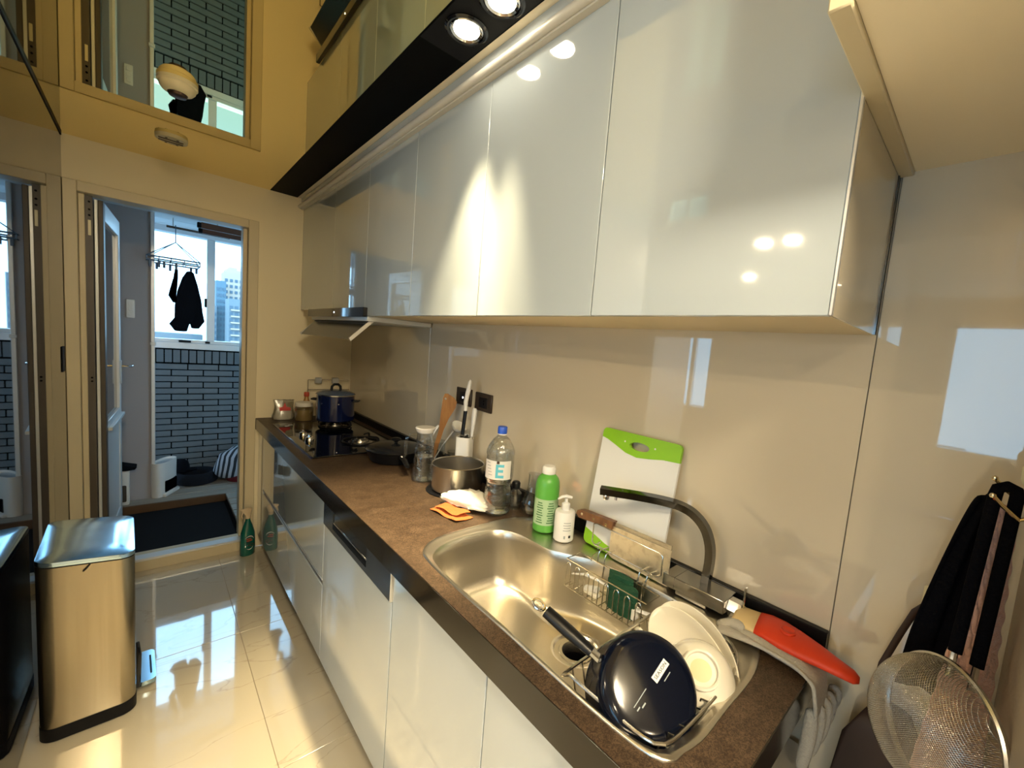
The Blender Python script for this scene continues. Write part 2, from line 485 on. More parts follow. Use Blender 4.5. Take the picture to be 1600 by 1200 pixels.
# soffit box over the right end and its trim strip
sf = struct(obj('ceiling', bx(-0.55, 0.0, -1.0, 0.160, 1.958, 2.5), 'ceil_white', smooth=0))
struct(obj('trim_2', bx(-0.552, 0.0, 0.1605, 0.185, 1.950, 2.02, b=0.002), 'frame_cream'))
# return wall on the right, beside the hanging things
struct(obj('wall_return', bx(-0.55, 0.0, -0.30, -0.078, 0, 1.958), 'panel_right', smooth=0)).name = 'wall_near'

# living room behind the camera: walls and two windows
lw = nb()
box(lw, -5.75, -5.6, -3.2, 4.3, 0, 0.75); box(lw, -5.75, -5.6, -3.2, 4.3, 2.25, 2.56)
box(lw, -5.75, -5.6, -3.2, -1.7, 0.75, 2.25); box(lw, -5.75, -5.6, 0.4, 3.2, 0.75, 2.25); box(lw, -5.75, -5.6, 3.9, 4.3, 0.75, 2.25)
struct(obj('wall_living', lw, 'wall_room', smooth=0))
struct(obj('wall_back', bx(-5.6, 0.05, -3.3, -3.2, 0, 2.56), 'wall_room', smooth=0))
struct(obj('wall_side', bx(-5.6, XL - 0.5, D + 0.92, D + 1.0, 0, 2.56), 'wall_room', smooth=0))
struct(obj('wall_living_right', bx(0.0, 0.1, -3.2, -0.30, 0, 2.56), 'wall_room', smooth=0))
struct(obj('floor_living', bx(-5.6, XL - 0.5, D, 4.3, -0.08, 0.0), 'marble', smooth=0)).name = 'floor_side'
for n_, (y0, y1) in enumerate(((-1.7, 0.4), (3.2, 3.9)), 2):
    w = struct(obj('window_%d' % n_, (lambda b: (box(b, -5.72, -5.62, y0, y0 + 0.05, 0.75, 2.25), box(b, -5.72, -5.62, y1 - 0.05, y1, 0.75, 2.25),
               box(b, -5.72, -5.62, y0, y1, 0.75, 0.80), box(b, -5.72, -5.62, y0, y1, 2.20, 2.25), box(b, -5.71, -5.63, (y0 + y1) / 2 - 0.03, (y0 + y1) / 2 + 0.03, 0.8, 2.2), b)[-1])(nb()), 'alu_white'))
    obj('pane', bx(-5.675, -5.669, y0 + 0.05, (y0 + y1) / 2 - 0.03, 0.80, 2.20), 'pane', w, smooth=0)
    obj('pane', bx(-5.675, -5.669, (y0 + y1) / 2 + 0.03, y1 - 0.05, 0.80, 2.20), 'pane', w, smooth=0)

# ------------------------------------------------------------------ balcony doorway
df = nb()
for d0, d1, i0, i1 in ((D - 0.012, D + 0.10, 0.0, 0.0),):
    box(df, -0.656, -0.602, d0, d1, 0, 2.202, b=0.002)
    box(df, -1.442, -1.392, d0, d1, 0, 2.202, b=0.002)
    box(df, -1.392, -0.656, d0, d1, 2.150, 2.202, b=0.002)
door = struct(obj('door_1', df, 'frame_cream'))
obj('inner_stop', (lambda b: (box(b, -0.680, -0.657, D + 0.03, D + 0.12, 0.085, 2.148, b=0.002), box(b, -1.391, -1.368, D + 0.03, D + 0.12, 0.085, 2.148, b=0.002), b)[-1])(nb()), 'frame_cream', door)
obj('dark_jamb', bx(-1.368, -1.340, D + 0.04, D + 0.125, 0.085, 2.146), 'jamb_brown', door)
obj('strike_plate', bx(-1.3575, -1.346, D + 0.036, D + 0.040, 1.94, 2.02, b=0.001), 'cream_plastic', door)
for z_ in (2.115, 2.075, 2.045, 1.15, 1.17):
    obj('screw_hole', lathe(nb(), [(0, 0), (0.005, 0), (0.005, 0.003), (0, 0.003)], (0, 0, 0), 10, Matrix.Rotation(PI / 2, 3, 'X')), 'hole', door, loc=(-1.352, D + 0.039, z_))
obj('threshold', bx(-1.392, -0.656, D - 0.012, D + 0.14, 0.0, 0.062, b=0.002), 'frame_cream', door)
obj('threshold_cap', bx(-1.392, -0.656, D - 0.014, D + 0.06, 0.062, 0.078, b=0.003), 'alu_white', door)

# aluminium door leaf standing open towards the balcony
lf = thing('door_leaf', 'white aluminium balcony door leaf with dark glass standing open', 'door', (-1.337, 3.452, 0.08), (0, 0, math.radians(-3.4)))
W_ = 0.66; H_ = 2.06
obj('stile', bx(0, 0.014, 0, 0.06, 0, H_, b=0.002), 'alu_white', lf)
obj('hinge_stile', bx(0.0145, 0.035, 0.004, 0.06, 0, H_, b=0.002), 'jamb_brown', lf)
obj('stile', bx(0, 0.035, W_ - 0.06, W_, 0, H_, b=0.003), 'alu_white', lf)
obj('rail', bx(0, 0.035, 0.06, W_ - 0.06, H_ - 0.10, H_, b=0.003), 'alu_white', lf)
obj('rail', bx(0, 0.035, 0.06, W_ - 0.06, 0.72, 0.82, b=0.003), 'alu_white', lf)
obj('rail', bx(0, 0.035, 0.06, W_ - 0.06, 0.0, 0.12, b=0.003), 'alu_white', lf)
obj('glass_pane', bx(0.012, 0.020, 0.06, W_ - 0.06, 0.82, H_ - 0.10), 'glass_dark', lf, smooth=0)
obj('lower_panel', bx(0.006, 0.028, 0.06, W_ - 0.06, 0.12, 0.72), 'alu_white', lf)
obj('ledge', bx(0.035, 0.055, 0.06, W_ - 0.02, 0.765, 0.785, b=0.003), 'alu_white', lf)
hd = obj('handle_plate', bx(0.035, 0.041, W_ - 0.05, W_ - 0.015, 0.98, 1.14, b=0.002), 'alu', lf)
obj('lever', tube(nb(), [(0.041, W_ - 0.03, 1.10), (0.075, W_ - 0.03, 1.10), (0.085, W_ - 0.02, 1.10), (0.09, W_ + 0.06, 1.10)], 0.007, 8), 'chrome', lf)

# ------------------------------------------------------------------ balcony shell
struct(obj('floor_balcony', bx(-2.0, 0.35, D + 0.14, 5.4, -0.06, 0.004), 'mortar', smooth=0)).name = 'floor_lower'
struct(obj('ceiling_balcony', bx(-2.0, 0.35, D + 0.15, 5.3, 2.335, 2.40), 'ceil_balcony', smooth=0)).name = 'ceiling_balcony'
cb = bpy.data.objects['ceiling_balcony']
for k in range(7):
    y = 3.62 + 0.22 * k
    obj('ceiling_plank', bx(-2.0, 0.35, y, y + 0.212, 2.326, 2.335, b=0.002), 'ceil_balcony', cb)
hm = None
for (x0, y0) in ((-1.28, 3.95), (-1.15, 3.98), (-0.98, 4.05), (-0.70, 4.1), (-0.62, 4.1), (-0.45, 4.1)):
    for k in range(4):
        if hm is None:
            h = obj('vent_hole', lathe(nb(), [(0, 0), (0.007, 0), (0.007, 0.003), (0, 0.003)], (0, 0, 0), 8), 'hole', cb, loc=(x0, y0 + 0.075 * k, 2.3235)); hm = h.data
        else: link('vent_hole', hm, None, cb, (x0, y0 + 0.075 * k, 2.3235))
struct(obj('wall_balcony_left', bx(-2.0, -1.105, 4.56, 4.70, 0.0, 2.335), 'wall_balcony', smooth=0)).name = 'wall_partition'
struct(obj('wall_balcony_end', bx(-2.05, -1.6, D + 0.16, 4.56, 0, 2.4), 'wall_balcony', smooth=0)).name = 'wall_balcony_end'
struct(obj('wall_balcony_right', bx(0.30, 0.40, D + 0.16, 5.3, 0, 2.4), 'wall_balcony', smooth=0)).name = 'wall_balcony_right'
struct(obj('trim_3', bx(-1.112, -1.088, 4.545, 4.57, 0.07, 2.33, b=0.003), 'alu_white'))
obj('bracket', bx(-1.118, -1.082, 4.535, 4.548, 1.31, 1.335, b=0.003), 'white_plastic', bpy.data.objects['trim_3'])

# brick parapet
bk = struct(obj('wall_brick', bx(-2.0, 0.35, 5.062, 5.20, 0.0, 1.268), 'mortar', smooth=0))
bw, bh = 0.214, 0.047
bm_ = nb(); box(bm_, 0, bw, -0.014, 0, 0, bh, b=0.002); bmesh.ops.recalc_face_normals(bm_, faces=bm_.faces)
br_me = bpy.data.meshes.new('brick'); bm_.to_mesh(br_me); bm_.free(); br_me.materials.append(MATS['brick'])
for r in range(20):
    z = 0.024 + r * 0.0556
    for k in range(8):
        x = -1.42 + (0.113 if r % 2 else 0.0) + k * 0.2235
        if x > 0.34 - bw: continue
        link('brick', br_me, None, bk, (x, 5.062, z))
bm_ = nb(); box(bm_, 0, 0.047, -0.014, 0, 0, 0.113, b=0.002); bmesh.ops.recalc_face_normals(bm_, faces=bm_.faces)
so_me = bpy.data.meshes.new('soldier_brick'); bm_.to_mesh(so_me); bm_.free(); so_me.materials.append(MATS['brick'])
for k in range(32): link('brick', so_me, None, bk, (-1.41 + k * 0.0556, 5.062, 1.1415))

# balcony window
wn = nb()
x0, x1, z0, z1 = -1.9, 0.3, 1.268, 2.335
box(wn, x0, x1, 5.03, 5.14, z0, z0 + 0.055, b=0.003); box(wn, x0, x1, 5.04, 5.14, z0 + 0.055, z0 + 0.085, b=0.003)
box(wn, x0, x1, 5.03, 5.14, z1 - 0.06, z1, b=0.003)
box(wn, -0.735, -0.675, 5.05, 5.10, z0 + 0.085, z1 - 0.06, b=0.003)
box(wn, -1.44, -1.38, 5.05, 5.12, z0 + 0.085, z1 - 0.06, b=0.003); box(wn, 0.0, 0.06, 5.05, 5.12, z0 + 0.085, z1 - 0.06, b=0.003)
win = struct(obj('window_1', wn, 'alu_white'))
obj('pane', bx(-1.38, -0.735, 5.075, 5.081, z0 + 0.085, z1 - 0.06), 'pane', win, smooth=0)
obj('pane', bx(-0.675, 0.0, 5.085, 5.091, z0 + 0.085, z1 - 0.06), 'pane', win, smooth=0)
obj('bottom_latch', bx(-0.93, -0.845, 5.022, 5.032, z0 + 0.06, z0 + 0.078, b=0.002), 'black_matte', win)
obj('bottom_latch', bx(-0.745, -0.71, 5.022, 5.032, z0 + 0.06, z0 + 0.078, b=0.002), 'black_matte', win)
obj('catch', bx(-0.752, -0.735, 5.02, 5.05, 1.66, 1.74, b=0.004), 'black_matte', win)

# wooden deck on the balcony floor
dk = struct(obj('floor_deck', (lambda b: (box(b, -1.6, 0.3, 4.44, 5.05, 0.004, 0.045), box(b, -0.635, 0.3, 3.54, 4.44, 0.004, 0.045), b)[-1])(nb()), 'deck_edge', smooth=0))
for k in range(5): obj('slat', bx(-1.6, 0.3, 4.425 + 0.137 * k, 4.425 + 0.137 * k + 0.127, 0.045, 0.068, b=0.003), 'deck', dk)
for k in range(6): obj('slat', bx(-0.645, 0.3, 3.545 + 0.147 * k, 3.545 + 0.147 * k + 0.137, 0.045, 0.068, b=0.003), 'deck', dk)
obj('edge_board', bx(-1.6, -0.645, 4.405, 4.425, 0.004, 0.068, b=0.003), 'deck_edge', dk)
tag(obj('floor_mat', bx(-1.34, -0.66, 3.54, 4.36, 0.004, 0.020, b=0.004), 'rubber_black'), 'black ribbed rubber floor mat outside the threshold', 'mat')

# ================================================================== KITCHEN UNITS
# upper cabinets
UP = [(0.187, 0.681), (0.681, 1.169), (1.169, 1.661), (1.661, 2.160), (2.160, 2.670), (2.670, D - 0.003)]
UL = ['widest end wall cabinet with white gloss door beside the soffit', 'white gloss wall cabinet second from the soffit end, right of the light scallop',
      'white gloss wall cabinet third from the soffit end, left of the light scallop', 'white gloss wall cabinet just right of the range hood',
      'white gloss wall cabinet over the near half of the range hood', 'white gloss wall cabinet in the far corner over the hood']
for k, (y0, y1) in enumerate(UP):
    t = thing('wall_cabinet', UL[k], 'cabinet', (0, y0, 1.629), group='white gloss wall cabinets')
    w = y1 - y0
    obj('body', bx(-0.331, -0.001, 0.0006, w - 0.0006, 0.0, 0.735), 'cab_body', t, smooth=0)
    zb = 0.04 if k >= 4 else 0.0
    obj('door', bx(-0.350, -0.331, 0.0015, w - 0.0015, zb, 0.721, b=0.0012), 'cab_white', t)
    if k == 0:
        obj('side_panel', bx(-0.349, -0.001, -0.003, 0.0005, 0.0, 0.735), 'glass_beige', t, smooth=0)
        obj('edge_strip', bx(-0.352, -0.345, -0.004, 0.0012, 0.0, 0.735, b=0.001), 'alu', t)
        obj('rear_edge', bx(-0.016, -0.001, -0.006, -0.003, 0.0, 0.735), 'chrome_dark', t)
co = thing('cabinet_cornice', 'pale rounded cornice running along the top of the wall cabinets', 'cornice', (0, 0.19, 2.35))
obj('fascia', bx(-0.364, -0.345, 0, D - 0.195, 0.004, 0.069), 'cab_white', co)
obj('bullnose', tube(nb(), [(-0.372, 0, 0.014), (-0.372, D - 0.195, 0.014)], 0.013, 12), 'cab_cream', co)
obj('lower_bead', bx(-0.368, -0.345, 0, D - 0.195, -0.004, 0.003), 'cab_cream', co)

# black lamp panel in the ceiling with spotlights
lp = thing('lamp_panel', 'matt black ceiling strip holding the spotlights above the cabinets', 'panel', (-0.467, 0.0, ZC))
obj('panel', bx(-0.0785, 0.0785, 0.0, D - 0.002, 0.0, 0.05), 'black_panel', lp, smooth=0)
obj('lamp_insert', bx(-0.074, 0.074, 0.80, 1.275, -0.0012, 0.0), 'black_matte', lp, smooth=0)
def spotlight(x, y, label, cone, tilt, power):
    t = thing('spotlight', label, 'spotlight', (x, y, ZC - 0.0012), group='ceiling spotlights')
    obj('ring', lathe(nb(), [(0.046, 0.0), (0.060, 0.0), (0.061, -0.003), (0.055, -0.007), (0.050, -0.006), (0.046, -0.0005)], seg=40), 'black_gloss', t)
    obj('reflector', lathe(nb(), [(0.047, -0.004), (0.044, -0.006), (0.036, -0.0025), (0.047, -0.0025)], seg=40), 'chrome', t)
    obj('lens', lathe(nb(), [(0, -0.0052), (0.030, -0.0048), (0.036, -0.0036), (0.036, -0.003), (0, -0.003)], seg=32), 'lamp_glow', t)
    L = bpy.data.lights.new('spot_lamp', 'SPOT'); L.energy = power; L.color = WARM
    L.spot_size = math.radians(cone); L.spot_blend = 0.75; L.shadow_soft_size = 0.03
    o = bpy.data.objects.new('spot_lamp', L); o.parent = t; o.location = (0, 0, -0.008); o.rotation_euler = (math.radians(tilt[0]), math.radians(tilt[1]), 0); C.objects.link(o)
spotlight(-0.466, 1.143, 'glowing round spotlight nearest the far wall in the black strip', 46, (9, 0), SPOT_W)
spotlight(-0.460, 0.985, 'glowing round spotlight cut by the top of the photo', 48, (10, 5), SPOT_W)

# downlights in the living room behind
def downlight(x, y, z, lab):
    t = thing('downlight', lab, 'downlight', (x, y, z), group='living room downlights')
    obj('ring', lathe(nb(), [(0.045, 0), (0.06, 0), (0.06, -0.006), (0.045, -0.004)], seg=24), 'white_plastic', t)
    obj('lens', lathe(nb(), [(0, -0.003), (0.045, -0.003), (0.045, 0.0), (0, 0.0)], seg=24), 'lamp_glow', t)
    L = bpy.data.lights.new('downlight_lamp', 'AREA'); L.shape = 'DISK'; L.size = 0.09; L.energy = ROOM_W; L.color = (1.0, 0.80, 0.52)
    o = bpy.data.objects.new('downlight_lamp', L); o.parent = t; o.location = (0, 0, -0.008); C.objects.link(o)
for k, (x, y) in enumerate(((-3.0, 1.33), (-3.0, 1.13), (-2.6, -0.9), (-4.2, -0.9), (-4.2, 1.9), (-1.3, -2.2))):
    downlight(x, y, 2.4995, ('left one of the downlight pair mirrored in the end wall cabinet door', 'right one of the downlight pair mirrored in the end wall cabinet door', 'living room downlight nearest the camera side wall', 'living room downlight in front of the large window', 'living room downlight near the narrow window', 'living room downlight nearest the back wall')[k])

ol_ = thing('added_fill_lamp', 'added round opal fill lamp, unseen behind the camera', 'lamp', (-1.15, -0.75, 2.4995))  # added lamp, out of view, brightens the far end of the kitchen
obj('base', lathe(nb(), [(0, 0), (0.21, 0), (0.21, -0.02), (0, -0.02)], seg=36), 'white_plastic', ol_)
mat('opal', (1, 0.95, 0.85), 0.5, emit=(1.0, 0.84, 0.58), es=FILL_E)
obj('shade', lathe(nb(), [(0.20, -0.021), (0.195, -0.06), (0.16, -0.10), (0.09, -0.125), (0, -0.132)], seg=36), 'opal', ol_)

# round detector and flush alarm on the glossy ceiling
dt = thing('smoke_detector', 'cream domed smoke detector on the glossy ceiling', 'detector', (-1.040, 2.235, ZC))
obj('base', lathe(nb(), [(0, 0), (0.060, 0), (0.060, -0.012), (0.056, -0.016), (0, -0.016)], seg=36), 'cream_plastic', dt)
obj('dome', lathe(nb(), [(0.055, -0.016), (0.053, -0.026), (0.045, -0.036), (0.034, -0.042), (0.030, -0.043), (0, -0.043)], seg=36), 'cream_plastic', dt)
obj('sensor', lathe(nb(), [(0.030, -0.043), (0.026, -0.052), (0.018, -0.055), (0, -0.055)], seg=24), 'bronze', dt)
fa = thing('flush_speaker', 'flat round slotted disc set flush in the glossy ceiling', 'speaker', (-1.038, 2.915, ZC))
obj('disc', lathe(nb(), [(0, 0), (0.062, 0), (0.060, -0.016), (0.05, -0.019), (0, -0.020)], seg=36), 'cream_plastic', fa)
for y_ in (-0.018, 0.014): obj('slot', bx(-0.048, 0.044, y_ - 0.006, y_ + 0.006, -0.0212, -0.018), 'bronze', fa)
for x_, y_ in ((-0.02, 0.036), (0.022, 0.036), (-0.02, -0.038), (0.022, -0.038)): obj('screw', lathe(nb(), [(0, -0.0212), (0.005, -0.0212), (0.005, -0.018), (0, -0.018)], (x_, y_, 0), 10), 'bronze', fa)

# range hood
hd = thing('range_hood', 'slim range hood with black front strip and slanted steel visor', 'range hood', (-0.2, 2.115, 1.62))
obj('front_strip', bx(-0.172, -0.151, 0.0, 0.975, 0.002, 0.0485, b=0.001), 'black_gloss', hd)
obj('indicator', lathe(nb(), [(0, 0), (0.004, 0), (0.004, 0.002), (0, 0.002)], (0, 0, 0), 10, Matrix.Rotation(-PI / 2, 3, 'Y')), 'led_glow', hd, loc=(-0.1722, 0.44, 0.026))
obj('pan', bx(-0.150, 0.19, 0.0, 0.975, -0.016, 0.008, b=0.003), 'alu_white', hd)
vz = nb()
vs = [(-0.135, -0.012), (-0.218, -0.108), (-0.214, -0.113), (-0.122, -0.012)]
loft(vz, [[(x, 0.03, z) for x, z in vs], [(x, 0.93, z) for x, z in vs]])
obj('visor', vz, 'visor_steel', hd, smooth=0)
for y_ in (0.022, 0.930):
    vs2 = [(-0.125, -0.008), (-0.224, -0.106), (-0.216, -0.120), (-0.105, -0.012)]
    obj('visor_end', loft(nb(), [[(x, y_, z) for x, z in vs2], [(x, y_ + 0.010, z) for x, z in vs2]]), 'cab_cream', hd, smooth=0)
obj('lamp', lathe(nb(), [(0, 0), (0.03, 0), (0.027, -0.006), (0, -0.007)], (-0.10, 0.16, -0.016), 20), 'bronze', hd)

# worktop with the sink cut-out
SINK_OUT = [(-0.550, 0.32), (-0.552, 0.70), (-0.548, 1.02), (-0.515, 1.105), (-0.435, 1.146), (-0.30, 1.150), (-0.165, 1.140), (-0.070, 1.090), (-0.032, 0.99), (-0.028, 0.75), (-0.028, 0.45), (-0.075, 0.318), (-0.20, 0.264), (-0.36, 0.258), (-0.485, 0.262)]
SINK_IN = [(-0.540, 0.335), (-0.541, 0.70), (-0.537, 0.985), (-0.505, 1.072), (-0.430, 1.108), (-0.33, 1.112), (-0.250, 1.092), (-0.214, 1.030), (-0.208, 0.955), (-0.203, 0.895), (-0.172, 0.836), (-0.133, 0.755), (-0.112, 0.60), (-0.122, 0.44), (-0.20, 0.305), (-0.34, 0.279), (-0.475, 0.281)]
NS = 120
so_ = spline(SINK_OUT, NS); si_ = spline(SINK_IN, NS)
# rotate the inner loop so that both start at the nearest point
wt = thing('worktop', 'long brown speckled worktop with dark edge and sink cut-out', 'worktop', (0, 0.18, HC))
f_top = lambda u, v, d: (u, v - 0.18, d)
hole = [(p.x, p.y) for p in so_]
obj('slab', prism(nb(), [(-0.598, 0.182), (-0.001, 0.182), (-0.001, D - 0.002), (-0.598, D - 0.002)], f_top, -0.035, 0.0, [hole]), 'worktop', wt, smooth=0)
obj('edge_band', bx(-0.6005, -0.5982, 0.0, D - 0.182, -0.076, -0.0005, b=0.0006), 'edge_dark', wt)
obj('end_band', bx(-0.5982, -0.001, -0.0005, 0.002, -0.076, -0.0005), 'edge_dark', wt)
obj('underside', bx(-0.598, -0.58, 0.002, D - 0.182, -0.076, -0.0355), 'black_matte', wt, smooth=0)
obj('upstand', bx(-0.020, -0.001, 0.0, D - 0.182, 0.0002, 0.048, b=0.002), 'black_soft', wt)

# base units
def base_unit(y0, y1, label, fronts):
    t = thing('base_cabinet', label, 'cabinet', (0, y0, 0), group='white gloss base cabinets')
    w = y1 - y0
    obj('body', bx(-0.561, -0.02, 0.0006, w - 0.0006, 0.096, HC - 0.24 if 'sink' in label else HC - 0.08), 'cab_cream', t, smooth=0)
    for nm, a, b_, z0, z1 in fronts:
        obj(nm, bx(-0.580, -0.561, a, b_, z0, z1, b=0.0012), 'cab_white', t)
    return t
base_unit(0.182, 0.680, 'white gloss base cabinet under the right end of the sink', [('door', 0.0015, 0.4965, 0.097, 0.835)])
base_unit(0.680, 1.174, 'white gloss base cabinet under the sink beside the dishwasher', [('door', 0.0015, 0.4925, 0.097, 0.835)])
t = base_unit(1.872, D - 0.004, 'wide white gloss drawer unit under the hob', [('drawer', 0.0015, 1.31, 0.470, 0.835), ('drawer', 0.0015, 1.31, 0.097, 0.440), ('filler', 1.313, D - 1.877, 0.097, 0.835)])
obj('groove_handle', bx(-0.574, -0.561, 0.006, 1.305, 0.4405, 0.4695), 'bronze', t, smooth=0)
obj('handle_lip', bx(-0.5815, -0.570, 0.0015, 1.31, 0.462, 0.4698, b=0.001), 'alu', t)
sp = nb(); box(sp, -0.53, -0.5, 0.185, D - 0.01, 0.0005, 0.096)
tag(obj('toe_kick', sp, 'black_matte', smooth=0), 'dark recessed plinth under the base cabinets', 'plinth')
dw = thing('dishwasher', 'built-in dishwasher with steel control strip and white gloss front', 'dishwasher', (0, 1.176, 0))
obj('body', bx(-0.56, -0.02, 0.002, 0.692, 0.097, 0.83), 'black_matte', dw, smooth=0)
obj('front_panel', bx(-0.580, -0.560, 0.002, 0.692, 0.097, 0.722, b=0.0012), 'cab_white', dw)
cp = nb()
prism(cp, [(0.006, 0.726), (0.688, 0.726), (0.688, 0.834), (0.006, 0.834)], lambda u, v, d: (d, u, v), -0.586, -0.566, [[(0.205, 0.746), (0.205, 0.818), (0.570, 0.818), (0.570, 0.746)]])
obj('control_strip', cp, 'appliance', dw, smooth=0)
obj('recess', bx(-0.566, -0.561, 0.20, 0.575, 0.742, 0.822), 'black_gloss', dw, smooth=0)
obj('display', bx(-0.5825, -0.566, 0.206, 0.569, 0.775, 0.817), 'hob_glass', dw, smooth=0)
obj('handle_bar', bx(-0.584, -0.572, 0.206, 0.569, 0.768, 0.775, b=0.001), 'chrome', dw)
obj('edge_trim', bx(-0.587, -0.566, 0.000, 0.006, 0.726, 0.834, b=0.001), 'cab_cream', dw)

# ------------------------------------------------------------------ sink
sk = thing('sink', 'stainless steel sink with a rounded bowl set in the worktop', 'sink', (-0.3, 0.7, HC))
def nearest_rot(A, B):
    best = min(range(len(B)), key=lambda k: sum((A[i * 12] - B[(k + i * 12) % len(B)]).length for i in range(10)))
    return B[best:] + B[:best]
si_ = nearest_rot(so_, si_)
off = Vector((-0.3, 0.7, 0))
cen = Vector((-0.33, 0.67, 0))
def lp_(L, s, z, c=cen): return [Vector((c.x + (p.x - c.x) * s - off.x, c.y + (p.y - c.y) * s - off.y, z)) for p in L]
fb = nb()
loft(fb, [lp_(so_, 1.010, -0.0005), lp_(so_, 1.009, 0.003), [a.lerp(b, 0.10) for a, b in zip(lp_(so_, 1.0, 0.0052), lp_(si_, 1.0, 0.0052))], [a.lerp(b, 0.30) for a, b in zip(lp_(so_, 1.0, 0.0042), lp_(si_, 1.0, 0.0042))], [a.lerp(b, 0.42) for a, b in zip(lp_(so_, 1.0, 0.0015), lp_(si_, 1.0, 0.0015))],
          [a.lerp(b, 0.8) for a, b in zip(lp_(so_, 1.0, 0.001), lp_(si_, 1.0, 0.001))], lp_(si_, 1.0, -0.002)], False, False)
obj('rim', fb, 'steel_sink', sk, smooth=60)
bb = nb()
dc = Vector((-0.255, 0.70, 0))
lev = [(1.0, -0.002), (0.985, -0.010), (0.975, -0.030), (0.955, -0.10), (0.935, -0.150), (0.905, -0.176), (0.86, -0.188), (0.70, -0.194)]
loops = [lp_(si_, s, z) for s, z in lev]
circ = []
for p in loops[-1]:
    d = Vector((p.x + off.x - dc.x, p.y + off.y - dc.y, 0)).normalized() * 0.072
    circ.append(Vector((dc.x + d.x - off.x, dc.y + d.y - off.y, -0.199)))
loft(bb, loops + [[a.lerp(b, 0.5) for a, b in zip(loops[-1], circ)], circ], False, False)
obj('bowl', bb, 'steel_sink', sk, smooth=70)
dr = lathe(nb(), [(0.073, -0.1990), (0.066, -0.2005), (0.062, -0.206), (0.050, -0.206), (0.048, -0.2035), (0.040, -0.2035), (0.037, -0.212), (0.036, -0.26)], (dc.x - off.x, dc.y - off.y, 0), 48)
obj('drain_ring', dr, 'steel', sk)
obj('drain_hole', lathe(nb(), [(0, -0.235), (0.0365, -0.235), (0.0365, -0.26), (0, -0.26)], (dc.x - off.x, dc.y - off.y, 0), 32), 'hole', sk)

# ------------------------------------------------------------------ hob
hb = thing('gas_hob', 'black glass gas hob with two burners let into the worktop', 'hob', (-0.30, 2.67, HC))
obj('glass', bx(-0.245, 0.235, -0.455, 0.435, 0.0003, 0.008, b=0.002), 'hob_glass', hb)
obj('front_rail', bx(-0.250, -0.246, -0.45, 0.43, 0.0003, 0.0095, b=0.001), 'navy_blue', hb)
def burner(x, y):
    b_ = obj('burner', lathe(nb(), [(0, 0.030), (0.024, 0.030), (0.028, 0.026), (0.028, 0.020), (0.042, 0.019), (0.046, 0.014), (0.046, 0.010), (0.062, 0.009), (0.066, 0.008)], (x, y, 0), 32), 'steel', hb)
    obj('burner_cap', lathe(nb(), [(0, 0.034), (0.018, 0.034), (0.022, 0.031), (0.022, 0.0300)], (x, y, 0), 24), 'black_matte', b_)
    g = nb()
    tube(g, [(x + 0.095 * math.cos(a), y + 0.095 * math.sin(a), 0.0135) for a in [2 * PI * i / 32 for i in range(32)]], 0.005, 8, True)
    obj('grate_ring', g, 'black_soft', hb)
    for k in range(4):
        a = PI / 4 + PI / 2 * k
        g = nb(); tube(g, [(x + 0.112 * math.cos(a), y + 0.112 * math.sin(a), 0.0125), (x + 0.105 * math.cos(a), y + 0.105 * math.sin(a), 0.036), (x + 0.095 * math.cos(a), y + 0.095 * math.sin(a), 0.041), (x + 0.045 * math.cos(a), y + 0.045 * math.sin(a), 0.041)], 0.0045, 6)
        obj('grate_arm', g, 'black_soft', hb)
burner(0.075, 0.285); burner(0.065, -0.215)
for y_ in (0.032, -0.10):
    k_ = obj('knob', lathe(nb(), [(0, 0.030), (0.017, 0.030), (0.021, 0.026), (0.023, 0.0085)], (-0.170, y_, 0), 24), 'chrome', hb)
    obj('knob_grip', bx(-0.175, -0.165, y_ - 0.019, y_ + 0.019, 0.0295, 0.040, b=0.003), 'chrome', k_)
for x_, y_ in ((-0.19, 0.34), (-0.165, 0.37)): obj('mark', bx(x_ - 0.012, x_ + 0.012, y_ - 0.010, y_ + 0.010, 0.008, 0.0083), 'label_white', hb, smooth=0)

# ================================================================== THINGS ON THE WORKTOP
Z0 = HC + 0.0004
def ring_pts(r, z, n=40, c=(0, 0)): return [(c[0] + r * math.cos(2 * PI * i / n), c[1] + r * math.sin(2 * PI * i / n), z) for i in range(n)]

# blue stock pot on the far burner
t = thing('stock_pot', 'dark blue enamel stock pot with glass lid on the far burner', 'pot', (-0.225, 2.955, HC + 0.046))
obj('body', lathe(nb(), [(0, 0), (0.108, 0), (0.114, 0.006), (0.115, 0.165), (0.118, 0.168), (0.112, 0.168), (0.111, 0.01), (0, 0.006)], seg=48), 'navy_blue', t)
obj('rim', lathe(nb(), [(0.1155, 0.166), (0.1195, 0.168), (0.1195, 0.174), (0.114, 0.175)], seg=48), 'steel', t)
ld = obj('lid', lathe(nb(), [(0.118, 0.175), (0.112, 0.181), (0.085, 0.192), (0.05, 0.199), (0, 0.202)], seg=48), 'lid_blue', t)
obj('lid_knob', tube(nb(), [(-0.028, 0, 0.199), (-0.026, 0, 0.222), (-0.012, 0, 0.236), (0.012, 0, 0.236), (0.026, 0, 0.222), (0.028, 0, 0.199)], 0.006, 8, flat=1.4), 'black_soft', ld)
